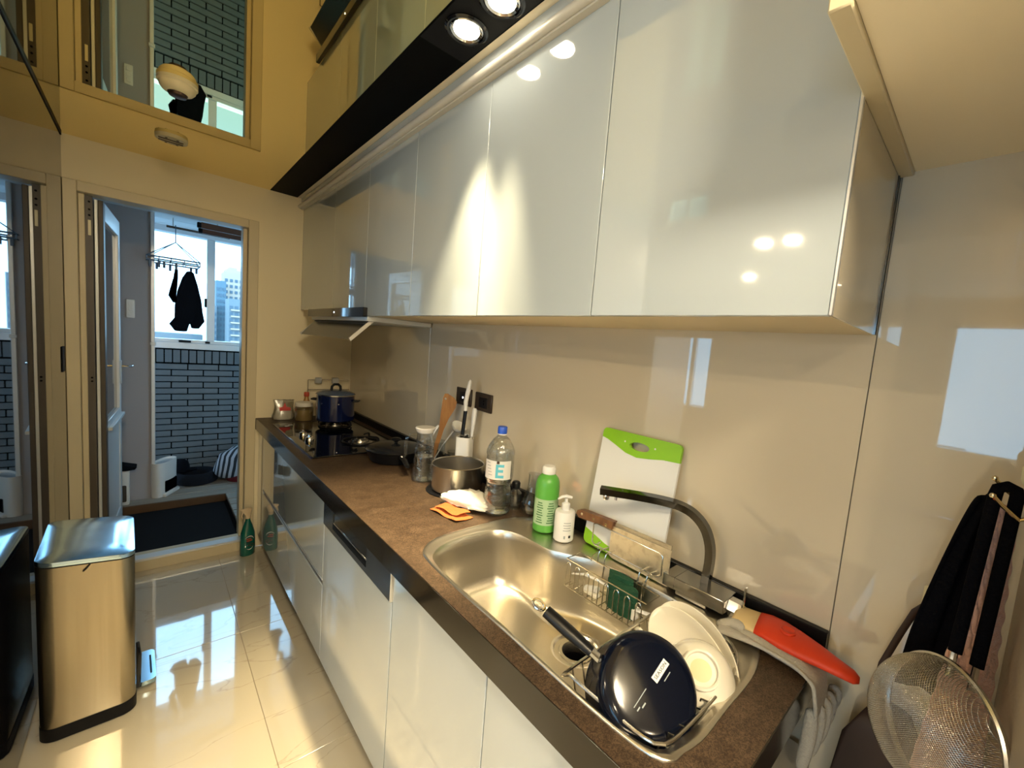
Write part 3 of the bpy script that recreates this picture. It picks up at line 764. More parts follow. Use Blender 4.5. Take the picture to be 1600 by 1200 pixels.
for s in (-1, 1):
    a = math.radians(-122)
    d = Vector((math.cos(a), math.sin(a), 0)); q = Vector((-d.y, d.x, 0))
    obj('handle', tube(nb(), [(0.113 * math.cos(a + s * PI / 2 - 0.18), 0.113 * math.sin(a + s * PI / 2 - 0.18), 0.13), (0.143 * math.cos(a + s * PI / 2 - 0.12), 0.143 * math.sin(a + s * PI / 2 - 0.12), 0.133), (0.143 * math.cos(a + s * PI / 2 + 0.12), 0.143 * math.sin(a + s * PI / 2 + 0.12), 0.133), (0.113 * math.cos(a + s * PI / 2 + 0.18), 0.113 * math.sin(a + s * PI / 2 + 0.18), 0.13)], 0.006, 8), 'black_soft', t)
for a in (-150, -98):
    ar = math.radians(a)
    obj('rivet', lathe(nb(), [(0, 0.003), (0.004, 0.002), (0.005, 0), (0, 0)], (0.115 * math.cos(ar), 0.115 * math.sin(ar), 0.118), 12, basis((math.cos(ar), math.sin(ar), 0))), 'chrome', t)

# wire rack leaning at the far wall behind the pot
t = thing('wire_rack', 'small dark wire rack with two grey blocks behind the blue pot', 'rack', (-0.18, 3.33, Z0))
g = nb()
for z_ in (0.20, 0.27): tube(g, [(-0.12, 0, z_), (0.16, 0, z_)], 0.003, 6)
for x_ in (-0.12, 0.16): tube(g, [(x_, 0, 0), (x_, 0, 0.27)], 0.003, 6)
obj('frame', g, 'wire', t)
for x_ in (-0.055, 0.06): obj('block', bx(x_ - 0.022, x_ + 0.022, -0.012, 0.012, 0.245, 0.287, b=0.003), 'alu', t)

# plastic bag, spice jar, sauce bottle in the far corner
t = thing('food_bag', 'clear plastic food bag with red print beside the spice jar', 'bag', (-0.455, 3.285, Z0))
loops = []
for k, (w, d, z) in enumerate(((0.062, 0.035, 0), (0.066, 0.040, 0.02), (0.058, 0.034, 0.05), (0.054, 0.022, 0.085), (0.058, 0.010, 0.12), (0.060, 0.004, 0.135))):
    loops.append([Vector((w * math.cos(2 * PI * i / 28) * (1 + 0.08 * math.sin(5 * i + k)), d * math.sin(2 * PI * i / 28) * (1 + 0.12 * math.cos(3 * i + 2 * k)), z + 0.004 * math.sin(4 * i + k) * (k > 0))) for i in range(28)])
obj('film', loft(nb(), loops), 'bag_clear', t)
obj('contents', loft(nb(), [[Vector((p.x * 0.85, p.y * 0.8, max(0.002, p.z * 0.8))) for p in L] for L in loops[:4]]), 'tissue', t)
obj('print', prism(nb(), [(-0.03, 0.065), (0.035, 0.065), (0.035, 0.085), (0.012, 0.09), (0.002, 0.12), (-0.010, 0.09), (-0.03, 0.085)], lambda u, v, d: (u, -0.036 + 0.24 * (v - 0.05) + d, v), -0.001, 0.0), 'red_print', t, smooth=0)
t = thing('spice_jar', 'squat clear jar of brown powder with pale lid beside the bag', 'jar', (-0.345, 3.225, Z0))
obj('glass', lathe(nb(), [(0, 0), (0.052, 0), (0.056, 0.006), (0.056, 0.085), (0.048, 0.097)], seg=32), 'clear_dim', t)
obj('powder', lathe(nb(), [(0, 0.003), (0.052, 0.003), (0.053, 0.075), (0, 0.080)], seg=32), 'spice', t)
obj('lid', lathe(nb(), [(0.052, 0.098), (0.054, 0.100), (0.054, 0.122), (0.050, 0.126), (0, 0.127)], seg=32), 'tissue', t)
t = thing('sauce_bottle', 'slim sauce bottle with red cap between jar and blue pot', 'bottle', (-0.305, 3.335, Z0))
obj('body', lathe(nb(), [(0, 0), (0.024, 0), (0.026, 0.004), (0.026, 0.10), (0.014, 0.135), (0.013, 0.150), (0, 0.150)], seg=24), 'sauce', t)
obj('cap', lathe(nb(), [(0.0155, 0.150), (0.0165, 0.152), (0.0165, 0.178), (0.014, 0.181), (0, 0.181)], seg=24), 'red_cap', t)

# black frying pan with glass lid
t = thing('frying_pan', 'black frying pan with see-through lid at the near edge of the hob', 'pan', (-0.205, 2.045, HC + 0.0004))
obj('body', lathe(nb(), [(0, 0.0), (0.105, 0.0), (0.120, 0.006), (0.143, 0.060), (0.147, 0.062), (0.141, 0.062), (0.118, 0.010), (0, 0.006)], seg=48), 'black_soft', t)
ld = obj('lid', lathe(nb(), [(0.146, 0.063), (0.140, 0.069), (0.11, 0.078), (0.06, 0.086), (0, 0.089)], seg=48), 'lid_dark', t)
obj('lid_knob', lathe(nb(), [(0.008, 0.088), (0.010, 0.096), (0.024, 0.104), (0.025, 0.110), (0.018, 0.114), (0, 0.115)], seg=24), 'black_soft', ld)
hn = obj('handle', tube(nb(), [(-0.03, -0.138, 0.048), (-0.045, -0.20, 0.052), (-0.068, -0.285, 0.045)], [0.012, 0.014, 0.010], 10, flat=0.65), 'black_soft', t)
obj('handle_tip', tube(nb(), [(-0.024, -0.128, 0.056), (-0.034, -0.160, 0.058)], 0.011, 8, flat=0.5), 'chrome', hn)

# ribbed glass water jug
t = thing('water_jug', 'ribbed clear glass water jug with white lid and side handle', 'jug', (-0.232, 1.690, Z0))
pr = [(0, 0.004), (0.040, 0.002), (0.045, 0.006)]
for k in range(14):
    z = 0.014 + k * 0.0125; r = 0.0455 - (0.0035 if k > 10 else 0) - 0.0006 * k
    pr += [(r, z), (r + 0.0018, z + 0.006)]
pr += [(0.034, 0.200), (0.034, 0.215), (0.040, 0.232)]
obj('body', lathe(nb(), pr, seg=36), 'clear_wavy', t)
obj('water', lathe(nb(), [(0, 0.008), (0.039, 0.008), (0.040, 0.11), (0, 0.11)], seg=32), 'water', t)
obj('lid', lathe(nb(), [(0.034, 0.216), (0.041, 0.230), (0.043, 0.236), (0.041, 0.240), (0, 0.241)], seg=32), 'white_plastic', t)
a = math.radians(150)
obj('handle', tube(nb(), [(0.034 * math.cos(a), 0.034 * math.sin(a), 0.205), (0.062 * math.cos(a), 0.062 * math.sin(a), 0.203), (0.078 * math.cos(a), 0.078 * math.sin(a), 0.185), (0.080 * math.cos(a), 0.080 * math.sin(a), 0.14), (0.078 * math.cos(a), 0.078 * math.sin(a), 0.105)], 0.006, 8), 'clear', t)

# steel saucepan without lid on a dark trivet
t = thing('trivet', 'thin round black trivet under the steel saucepan', 'trivet', (-0.172, 1.515, Z0))
obj('disc', lathe(nb(), [(0, 0), (0.118, 0), (0.120, 0.002), (0.118, 0.004), (0, 0.004)], seg=48), 'black_soft', t)
t = thing('steel_saucepan', 'open brushed steel saucepan on a black trivet', 'saucepan', (-0.165, 1.510, Z0 + 0.0044))
obj('body', lathe(nb(), [(0, 0.0), (0.098, 0.0), (0.106, 0.006), (0.1085, 0.105), (0.112, 0.111), (0.110, 0.113), (0.106, 0.109), (0.103, 0.008), (0, 0.004)], seg=64), 'steel', t)

# utensil jar with spatula, ladle and spoon
t = thing('utensil_jar', 'clear glass jar holding kitchen utensils by the wall', 'jar', (-0.095, 1.835, Z0))
obj('glass', lathe(nb(), [(0, 0.004), (0.040, 0.002), (0.044, 0.006), (0.046, 0.13), (0.0475, 0.135)], seg=32), 'clear_dim', t)
UX, UY = -0.095, 1.835
t = thing('wooden_spatula', 'wooden spatula with a hole standing in the utensil jar', 'spatula', (UX, UY, Z0 + 0.008))
B = basis((0.16, -0.18, 1.0), (0.8, -0.6, 0))
sp_ = [(-0.010, 0.0), (0.010, 0.0), (0.011, 0.19), (0.018, 0.25), (0.034, 0.315), (0.033, 0.345), (0.012, 0.362), (-0.020, 0.372), (-0.034, 0.368), (-0.036, 0.345), (-0.022, 0.25), (-0.011, 0.19)]
obj('blade', prism(nb(), sp_, lambda u, v, d: B @ Vector((u, d, v)) + Vector((-0.018, 0.012, 0.0)), -0.003, 0.003, [[(-0.024 + 0.006 * math.cos(2 * PI * i / 12), 0.345 + 0.006 * math.sin(2 * PI * i / 12)) for i in range(12)]]), 'wood', t)
t = thing('ladle', 'pale plastic ladle leaning out of the utensil jar towards the knives', 'ladle', (UX, UY, Z0 + 0.008))
obj('handle', tube(nb(), [(-0.02, 0.01, 0.0), (0.02, -0.03, 0.11), (0.05, -0.07, 0.185)], [0.005, 0.006, 0.008], 8, flat=0.5), 'white_plastic', t)
obj('bowl', lathe(nb(), [(0, -0.012), (0.022, -0.006), (0.034, 0.008), (0.037, 0.020), (0.034, 0.018), (0.020, -0.002), (0, -0.008)], (0.062, -0.088, 0.200), 24, basis((0.1, -0.5, 0.75))), 'white_plastic', t)
t = thing('plastic_turner', 'white plastic turner leaning left in the utensil jar', 'turner', (UX, UY, Z0 + 0.008))
obj('handle', tube(nb(), [(0.01, 0.005, 0.0), (-0.012, 0.01, 0.10), (-0.020, 0.012, 0.155)], [0.007, 0.008, 0.009], 8, flat=0.5), 'white_plastic', t)
obj('head', tube(nb(), [(-0.020, 0.012, 0.150), (-0.012, 0.004, 0.180), (0.002, -0.010, 0.205)], [0.010, 0.013, 0.006], 8, flat=0.4), 'white_plastic', t)

# knife block and two knives
t = thing('knife_block', 'white slanted knife block with dark slots against the wall', 'knife block', (-0.066, 1.625, Z0))
KB = Matrix.Rotation(math.radians(40), 3, 'Z')
shell = rrect(-0.042, 0.042, -0.032, 0.032, 0.012)
loops = [[KB @ Vector((u * s, v * s, z)) for u, v in shell] for s, z in ((0.96, 0), (1, 0.003), (1, 0.198), (0.97, 0.2), (0.9, 0.1995), (0.88, 0.17))]
obj('body', loft(nb(), loops), 'white_plastic', t)
obj('slot_insert', loft(nb(), [[KB @ Vector((u * 0.88, v * 0.88, z)) for u, v in shell] for z in (0.17, 0.188)]), 'black_matte', t)
obj('divider', (lambda b: (box(b, -0.0365, 0.0365, -0.003, 0.003, 0.188, 0.2), b)[-1])(nb()), 'black_soft', t, rot=(0, 0, math.radians(40)))
t = thing('bread_knife', 'tall knife with white and black handle in the knife block', 'knife', (-0.082, 1.625, Z0 + 0.189))
obj('blade', bx(-0.012, 0.012, -0.001, 0.001, 0.0, 0.03), 'steel', t, smooth=0)
obj('lower_grip', tube(nb(), [(0.0, 0, 0.02), (0.006, -0.004, 0.13)], [0.010, 0.0105], 10, flat=0.75), 'black_soft', t)
obj('upper_grip', tube(nb(), [(0.006, -0.004, 0.13), (0.005, -0.003, 0.17), (0.012, -0.008, 0.23), (0.016, -0.010, 0.262), (0.018, -0.012, 0.272)], [0.0100, 0.0115, 0.012, 0.010, 0.005], 10, flat=0.8), 'white_plastic', t)
t = thing('paring_knife', 'shorter all-white handled knife in the knife block', 'knife', (-0.046, 1.603, Z0 + 0.189))
obj('blade', bx(-0.010, 0.010, -0.001, 0.001, 0.0, 0.02), 'steel', t, smooth=0)
obj('grip', tube(nb(), [(0.0, 0, 0.012), (0.002, -0.001, 0.05), (0.004, -0.003, 0.11), (0.005, -0.004, 0.137), (0.005, -0.004, 0.144)], [0.008, 0.010, 0.0145, 0.0135, 0.008], 10, flat=0.7), 'white_plastic', t)
# glass tumbler behind the bottle, and jar behind the saucepan
t = thing('glass_tumbler', 'tall clear glass tumbler behind the water bottle by the wall', 'tumbler', (-0.062, 1.33, Z0))
obj('glass', lathe(nb(), [(0, 0.004), (0.028, 0.002), (0.031, 0.005), (0.036, 0.200), (0.037, 0.202)], seg=28), 'clear', t)
t = thing('glass_jar', 'low clear glass jar behind the steel saucepan', 'jar', (-0.045, 1.745, Z0))
obj('glass', lathe(nb(), [(0, 0.003), (0.034, 0.002), (0.037, 0.006), (0.037, 0.075), (0.030, 0.086), (0.032, 0.098)], seg=28), 'clear_dim', t)

# sockets on the glass wall
for k, (yc, lab) in enumerate(((1.752, 'bronze wall socket with a tiny light above the wooden spatula'), (1.585, 'bronze wall socket partly behind the knives'))):
    t = thing('wall_socket', lab, 'socket', (-0.0002, yc, 1.278 - 0.004 * k), group='bronze wall sockets')
    obj('plate', bx(-0.010, 0.0, -0.066, 0.066, -0.042, 0.042, b=0.003), 'socket_brown', t)
    obj('insert', bx(-0.0115, -0.009, -0.035, 0.030, -0.026, 0.024, b=0.001), 'black_soft', t)
    if k == 0: obj('indicator', bx(-0.0125, -0.011, -0.004, 0.004, -0.008, 0.0), 'led_glow', t, smooth=0)
    else:
        for z_ in (-0.006, 0.008): obj('pin_hole', bx(-0.0122, -0.011, -0.012, -0.008, z_ - 0.004, z_ + 0.004), 'hole', t, smooth=0)

# water bottle with blue cap
t = thing('water_bottle', 'large clear plastic water bottle with blue cap and white label', 'bottle', (-0.172, 1.215, Z0))
pr = [(0, 0.010), (0.025, 0.004), (0.040, 0.002), (0.047, 0.008)]
for k in range(9):
    z = 0.014 + k * 0.0128
    pr += [(0.0500 - 0.003 * (k in (7, 8)), z), (0.0478 - 0.003 * (k in (7, 8)), z + 0.0064)]
pr += [(0.050, 0.135), (0.052, 0.145), (0.052, 0.205), (0.0505, 0.225), (0.0530, 0.232), (0.0525, 0.240), (0.046, 0.258), (0.032, 0.282), (0.017, 0.296), (0.0150, 0.300), (0.0150, 0.312)]
obj('body', lathe(nb(), pr, seg=44), 'clear_wavy', t)
obj('water', lathe(nb(), [(0, 0.011), (0.038, 0.006), (0.0460, 0.012)] + [(r - 0.0012, z) for r, z in pr[4:22]] + [(0.0465, 0.128), (0, 0.128)], seg=44), 'water', t)
a0 = math.atan2(-1.215, -0.95)
lb = nb(); vs = []
for i in range(21):
    a = a0 - 1.25 + 2.1 * i / 20
    vs.append([lb.verts.new((0.0535 * math.cos(a), 0.0535 * math.sin(a), z)) for z in (0.143, 0.212)])
for A, B_ in zip(vs, vs[1:]): lb.faces.new((A[0], B_[0], B_[1], A[1]))
lab = obj('label', lb, 'label_white', t)
def wrap(a_c, r):   # frame on the cylinder: x right, y up
    n = Vector((math.cos(a_c), math.sin(a_c), 0)); x = Vector((-n.y, n.x, 0))
    M_ = Matrix((x, Vector((0, 0, 1)), n)).transposed().to_4x4(); return M_, n * r
M_, p = wrap(a0 + 0.02, 0.0536); M_.translation = p
for nm_, u0, u1, v0, v1 in (('stem', -0.015, -0.006, 0.150, 0.200), ('bar', -0.006, 0.015, 0.190, 0.200), ('bar', -0.006, 0.012, 0.171, 0.181), ('bar', -0.006, 0.015, 0.150, 0.160)):
    obj('print', prism(nb(), [(u0, v0), (u1, v0), (u1, v1), (u0, v1)], lambda u, v, d: M_ @ Vector((u, v, d)), -0.002, 0.0004), 'label_blue', lab, smooth=0)
M_, p = wrap(a0 - 0.12, 0.0538); M_.translation = p + Vector((0, 0, 0.207))
obj('print', prism(nb(), rrect(-0.005, 0.005, -0.005, 0.005, 0.002, 3), lambda u, v, d: M_ @ Vector((u, v, d)), 0.0, 0.0004), 'bronze', lab, smooth=0)
for k in range(5):
    M_, p = wrap(a0 - 0.85 + 0.05 * k, 0.0538)
    M_.translation = p + Vector((0, 0, 0.203 - 0.011 * k))
    obj('print', prism(nb(), [(-0.008, -0.001), (0.008, -0.001), (0.008, 0.001), (-0.008, 0.001)], lambda u, v, d: M_ @ Vector((u, v, d)), -0.0008, 0.0004), 'ink_grey', lab, smooth=0)
obj('neck_ring', lathe(nb(), [(0.0155, 0.300), (0.0175, 0.301), (0.0175, 0.304), (0.0155, 0.305)], seg=24), 'white_plastic', t)
obj('cap', lathe(nb(), [(0.0175, 0.305), (0.0178, 0.306), (0.0175, 0.328), (0.0155, 0.331), (0, 0.331)], seg=28), 'blue_cap', t)

# tissue bag and orange cloth
t = thing('orange_cloth', 'folded orange cloth sticking out from under the tissue pack', 'cloth', (-0.335, 1.305, Z0))
def sheet(nu, nv, f, thick, name, m, parent, sub=1):
    b = nb(); V = [[b.verts.new(f(i / (nu - 1), j / (nv - 1))) for j in range(nv)] for i in range(nu)]
    for i in range(nu - 1):
        for j in range(nv - 1): b.faces.new((V[i][j], V[i + 1][j], V[i + 1][j + 1], V[i][j + 1]))
    o = obj(name, b, m, parent, smooth=180)
    so = o.modifiers.new('thickness', 'SOLIDIFY'); so.thickness = thick; so.offset = 1
    if sub:
        s_ = o.modifiers.new('smooth', 'SUBSURF'); s_.levels = sub; s_.render_levels = sub
    return o
sheet(12, 9, lambda u, v: Vector((-0.035 + 0.075 * v + 0.02 * u, 0.06 - 0.155 * u, 0.004 + 0.006 * math.sin(5 * u + 2 * v) ** 2)), 0.002, 'fold', 'orange_cloth', t)
sheet(12, 9, lambda u, v: Vector((-0.020 + 0.060 * v + 0.02 * u, 0.05 - 0.125 * u, 0.012 + 0.008 * math.sin(4 * u + 1.5 * v) ** 2)), 0.002, 'fold', 'orange_cloth', t)
t = thing('tissue_pack', 'crumpled white plastic pack lying by the foot of the water bottle', 'pack', (-0.268, 1.315, Z0))
b = nb(); n_ = 26
random.seed(3)
loops = []
for k in range(11):
    s_ = k / 10; c = Vector((0.0 + 0.06 * s_, 0.085 - 0.185 * s_, 0.024 + 0.012 * math.sin(PI * s_)))
    w = 0.022 + 0.040 * math.sin(PI * min(1, 0.12 + s_ * 0.85)) ; h = 0.010 + 0.022 * math.sin(PI * (0.08 + 0.84 * s_))
    loops.append([c + Vector((w * math.cos(2 * PI * i / n_) * (1 + random.uniform(-.12, .12)), 0.012 * random.uniform(-1, 1), h * math.sin(2 * PI * i / n_) * (1 + random.uniform(-.25, .25)))) for i in range(n_)])
for L in loops:
    for p in L: p.z = max(p.z, 0.0165)
pk = obj('wrapper', loft(b, loops), 'tissue', t, smooth=60)

# small stoppered bottle and glass carafe
t = thing('spray_cap_bottle', 'small clear bottle with black cap between water bottle and carafe', 'bottle', (-0.085, 1.215, Z0))
obj('body', lathe(nb(), [(0, 0.001), (0.022, 0.001), (0.024, 0.004), (0.024, 0.062), (0.012, 0.075), (0.011, 0.082)], seg=24), 'clear_dim', t)
obj('label', lathe(nb(), [(0.0245, 0.012), (0.0245, 0.055)], seg=24), 'bag_clear', t)
obj('cap', lathe(nb(), [(0.013, 0.080), (0.016, 0.082), (0.017, 0.102), (0.013, 0.108), (0, 0.109)], seg=20), 'black_soft', t)
t = thing('glass_carafe', 'small clear glass carafe left of the green bottle', 'carafe', (-0.066, 1.135, Z0 + 0.0035))
obj('glass', lathe(nb(), [(0, 0.004), (0.026, 0.002), (0.038, 0.010), (0.043, 0.034), (0.038, 0.060), (0.026, 0.085), (0.021, 0.110), (0.021, 0.150), (0.023, 0.155), (0.020, 0.156), (0.0, 0.158)], seg=32), 'clear_dim', t)

# green bottle and white pump bottle on the sink rim
ZR = HC + 0.0041
t = thing('green_bottle', 'bright green bottle with white cap standing on the sink rim', 'bottle', (-0.120, 1.005, ZR))
obj('body', lathe(nb(), [(0, 0), (0.037, 0), (0.0415, 0.005), (0.0415, 0.158), (0.0395, 0.174), (0.034, 0.187), (0.026, 0.195), (0.021, 0.199), (0.019, 0.202), (0, 0.202)], seg=40), 'bottle_green', t)
obj('cap', lathe(nb(), [(0.021, 0.199), (0.0235, 0.201), (0.0235, 0.219), (0.020, 0.226), (0, 0.227)], seg=28), 'white_plastic', t)
def wrap_label(parent, r, a_c, half, z0, z1, m, name='label'):
    b = nb(); V = []
    for i in range(15):
        a = a_c - half + 2 * half * i / 14
        V.append([b.verts.new((r * math.cos(a), r * math.sin(a), z)) for z in (z0, z1)])
    for A, B_ in zip(V, V[1:]): b.faces.new((A[0], B_[0], B_[1], A[1]))
    return obj(name, b, m, parent)
ag = math.atan2(-1.005, -1.0)
lg = wrap_label(t, 0.0419, ag, 1.25, 0.028, 0.118, 'label_green')
for cc, col in ((-0.52, 9), (0.42, 9)):
    for k in range(col):
        wrap_label(lg, 0.0422, ag + cc, 0.30 - 0.05 * ((k * 7) % 3), 0.036 + 0.0085 * k, 0.0395 + 0.0085 * k, 'ink_green', 'print_line')
t = thing('pump_bottle', 'white pump dispenser bottle standing in front of the green bottle', 'dispenser', (-0.119, 0.913, ZR))
obj('body', lathe(nb(), [(0, 0), (0.030, 0), (0.0335, 0.004), (0.0335, 0.094), (0.031, 0.099), (0.014, 0.102), (0.013, 0.108), (0, 0.108)], seg=40), 'white_plastic', t)
obj('collar', lathe(nb(), [(0.0135, 0.103), (0.0140, 0.104), (0.0140, 0.122), (0.010, 0.125), (0.0055, 0.127), (0.0055, 0.140), (0, 0.140)], seg=28), 'white_plastic', t)
obj('nozzle', tube(nb(), [(0.014, -0.012, 0.143), (0.0, 0.0, 0.147), (-0.012, 0.008, 0.145), (-0.024, 0.016, 0.137)], [0.006, 0.0075, 0.006, 0.004], 10, flat=0.75), 'white_plastic', t)
ap = math.atan2(-0.913, -1.0) + 0.32
for k, h in enumerate((0.36, 0.40, 0.34, 0.40)): wrap_label(t, 0.0338, ap, h, 0.066 - 0.0085 * k, 0.0685 - 0.0085 * k, 'ink_grey', 'print_line')
wrap_label(t, 0.0338, ap - 0.2, 0.08, 0.014, 0.024, 'ink_grey', 'print_mark'); wrap_label(t, 0.0338, ap + 0.32, 0.12, 0.016, 0.025, 'ink_black', 'print_mark')

# ================================================================== SINK AREA
# cutting board leaning on the glass wall
t = thing('cutting_board', 'white cutting board with green ends leaning on the glass wall', 'cutting board', (-0.066, 0.862, HC + 0.004))
bt = math.atan2(0.055, 0.381)
fB = lambda u, v, d: (v * math.sin(bt) - d * math.cos(bt), -u, v * math.cos(bt) + d * math.sin(bt) + 0.002)
cxy = (0.146, 0.349)
hole = [(cxy[0] + 0.036 * math.cos(2 * PI * i / 28), cxy[1] + 0.013 * math.sin(2 * PI * i / 28)) for i in range(28)]
RB = 0.285; HB = 0.385
wave = [(RB, HB - 0.052), (RB * 0.82, HB - 0.055), (RB * 0.65, HB - 0.064), (RB * 0.5, HB - 0.070), (RB * 0.35, HB - 0.064), (RB * 0.2, HB - 0.048), (RB * 0.08, HB - 0.036), (0, HB - 0.031)]
top = wave[::-1]
out_top = [(0, HB - 0.031)] + [(0.014 - 0.014 * math.cos(a), HB - 0.014 + 0.014 * math.sin(a)) for a in [PI / 2 * i / 5 for i in range(6)]] + [(RB - 0.014 + 0.014 * math.sin(a), HB - 0.014 + 0.014 * math.cos(a)) for a in [PI / 2 * i / 5 for i in range(6)]] + wave[:-1]
obj('top_band', prism(nb(), out_top, fB, 0.0, 0.0105, [hole]), 'board_green', t, smooth=30)
bot = [(0, 0.048), (RB * 0.1, 0.040), (RB * 0.3, 0.024), (RB * 0.6, 0.012), (RB, 0.016)]
body = [(0, 0.048), (0, HB - 0.031)] + top[1:] + [(RB, 0.016)] + bot[::-1][1:-1]
obj('body', prism(nb(), body, fB, 0.0008, 0.0095), 'board_white', t, smooth=30)
obj('bottom_band', prism(nb(), bot + [(RB - 0.004, 0.001), (RB - 0.014, 0.0), (0.014, 0.0), (0.004, 0.005), (0.0, 0.014)], fB, 0.0, 0.0105), 'board_green', t, smooth=30)
for du in (-0.055, 0.055): obj('rivet', lathe(nb(), [(0, 0.0112), (0.003, 0.0112), (0.003, 0.010)], (0, 0, 0), 10, Matrix(((0, 0, -1), (0, -1, 0), (1, 0, 0)))), 'white_plastic', t, loc=fB(cxy[0] + du, cxy[1] + 0.008, 0.0))

# cleaver in its wire holder
t = thing('cleaver', 'broad steel cleaver with riveted wooden handle in the wire holder', 'cleaver', (-0.086, 0.745, HC + 0.006))
fC = lambda u, v, d: (d, -u, v)
obj('blade', prism(nb(), [(0.0, 0.075), (0.0, 0.006), (0.012, 0.0), (0.205, 0.0), (0.206, 0.118), (0.004, 0.114)], fC, -0.0012, 0.0012), 'blade_steel', t, smooth=20)
obj('blade_spine', prism(nb(), [(0.0, 0.100), (0.206, 0.104), (0.206, 0.118), (0.004, 0.114)], fC, -0.0018, 0.0016), 'steel', t, smooth=20)
hn = obj('handle', prism(nb(), [(0.012, 0.116), (0.004, 0.086), (-0.05, 0.088), (-0.10, 0.084), (-0.128, 0.082), (-0.140, 0.092), (-0.136, 0.104), (-0.12, 0.110), (-0.05, 0.113)], fC, -0.010, 0.010), 'wood_dark', t, smooth=30)
for u in (-0.115, -0.065, -0.015): obj('rivet', lathe(nb(), [(0, 0.0112), (0.0045, 0.0108), (0.005, 0.0095)], (0, -u, 0.098), 12, Matrix.Rotation(-PI / 2, 3, 'Y')), 'brass', hn)

t = thing('knife_holder', 'bent wire holder carrying the cleaver behind the sponge basket', 'holder', (-0.105, 0.80, HC + 0.0042))
g = nb()
tube(g, [(0.0, 0.0, 0.090), (0.0, 0.0, 0.034), (0.0, -0.012, 0.026), (0.0, -0.24, 0.026), (0.0, -0.248, 0.034), (0.0, -0.248, 0.088), (0.0, -0.238, 0.094), (0.0, -0.012, 0.096), (0.0, 0.0, 0.090)], 0.0022, 8)
tube(g, [(0.036, -0.002, 0.026), (0.036, -0.244, 0.026)], 0.0022, 8)
tube(g, [(0.0, -0.012, 0.026), (0.036, -0.012, 0.026)], 0.0022, 8); tube(g, [(0.0, -0.236, 0.026), (0.036, -0.236, 0.026)], 0.0022, 8)
obj('frame', g, 'wire', t)
for y_ in (-0.05, -0.075, -0.195, -0.22):
    obj('hook', tube(nb(), [(0.034, y_, 0.026), (-0.010, y_, 0.030), (-0.022, y_, 0.026), (-0.026, y_, 0.012), (-0.028, y_ + 0.002, -0.03 if y_ < -0.1 else -0.05)], 0.0020, 8), 'wire', t)
for x_, y_ in ((0.03, -0.004), (0.03, -0.24)): obj('foot', tube(nb(), [(x_, y_, 0.026), (x_, y_, 0.0)], 0.0022, 8), 'wire', t)

# tap
t = thing('tap', 'square chrome kitchen tap with long curved spout behind the sink', 'tap', (-0.060, 0.465, HC + 0.004))
obj('base', bx(-0.036, 0.030, -0.040, 0.045, 0.0, 0.012, b=0.001), 'tap_steel', t)
obj('body', bx(-0.038, 0.034, -0.085, 0.085, 0.010, 0.044, b=0.0015), 'tap_steel', t)
obj('joint', bx(-0.0383, 0.0343, 0.050, 0.0515, 0.0098, 0.0443), 'chrome_dark', t, smooth=0)
obj('column', tube(nb(), spline([(0.012, -0.012, 0.04), (0.012, -0.016, 0.10), (0.012, -0.012, 0.145), (0.012, 0.006, 0.185), (0.009, 0.036, 0.212), (0.002, 0.070, 0.225), (-0.014, 0.110, 0.230), (-0.045, 0.172, 0.231), (-0.102, 0.278, 0.228)], 40, False), 0.0145, 4, up0=(1, 1, 0)), 'chrome_dark', t, smooth=20)
obj('aerator', lathe(nb(), [(0, 0), (0.009, 0), (0.010, 0.003), (0.010, 0.014), (0, 0.014)], (-0.092, 0.262, 0.204), 20), 'chrome', t)
obj('outlet_stop', lathe(nb(), [(0, 0), (0.004, 0), (0.004, 0.014), (0, 0.014)], (-0.078, 0.238, 0.206), 12), 'chrome', t)
kn = obj('side_knob', lathe(nb(), [(0.0, -0.030), (0.020, -0.030), (0.023, -0.024), (0.023, 0.0), (0, 0)], (0.0, -0.086, 0.022), 6, Matrix.Rotation(-PI / 2, 3, 'X')), 'chrome', t, smooth=10)
obj('lever', bx(-0.006, 0.006, -0.121, -0.116, 0.0, 0.085, b=0.001), 'chrome', kn)

# wire sponge basket hanging in the sink
t = thing('sponge_basket', 'wire basket of looped bars hanging along the back of the sink', 'basket', (-0.2, 0.67, 0.83))
g = nb(); X0, X1, Y0, Y1 = 0.0, 0.062, -0.140, 0.145
tube(g, [(X0, Y0, 0.085), (X0, Y1, 0.085), (X1, Y1, 0.085), (X1, Y0, 0.085)], 0.0018, 6, True)
tube(g, [(X0, Y0, 0.0), (X0, Y1, 0.0), (X1, Y1, 0.0), (X1, Y0, 0.0)], 0.0018, 6, True)
obj('rail', g, 'wire', t)
lm = None
for k in range(8):
    y = Y1 - 0.012 - k * 0.036
    if lm is None:
        o = obj('loop_bar', tube(nb(), [(-0.002, 0.009, 0.0), (-0.002, 0.009, 0.066), (-0.002, 0.006, 0.075), (-0.002, 0, 0.079), (-0.002, -0.006, 0.075), (-0.002, -0.009, 0.066), (-0.002, -0.009, 0.0)], 0.0015, 6), 'wire', t, loc=(X0, y, 0)); lm = o.data
    else: link('loop_bar', lm, None, t, (X0, y, 0))
fm = None
for k in range(12):
    y = Y1 - 0.01 - k * 0.0245
    if fm is None: o = obj('floor_bar', tube(nb(), [(X0, 0, 0), (X1, 0, 0)], 0.0014, 6), 'wire', t, loc=(0, y, 0)); fm = o.data
    else: link('floor_bar', fm, None, t, (0, y, 0))
for y_ in (0.10, -0.085): obj('hanger', tube(nb(), [(X1, y_, 0.0), (X1, y_, 0.088), (X1 + 0.012, y_, 0.096), (X1 + 0.030, y_, 0.096)], 0.0018, 6), 'wire', t)
t = thing('green_sponge', 'dark green scouring sponge standing in the wire basket', 'sponge', (-0.168, 0.628, 0.832))
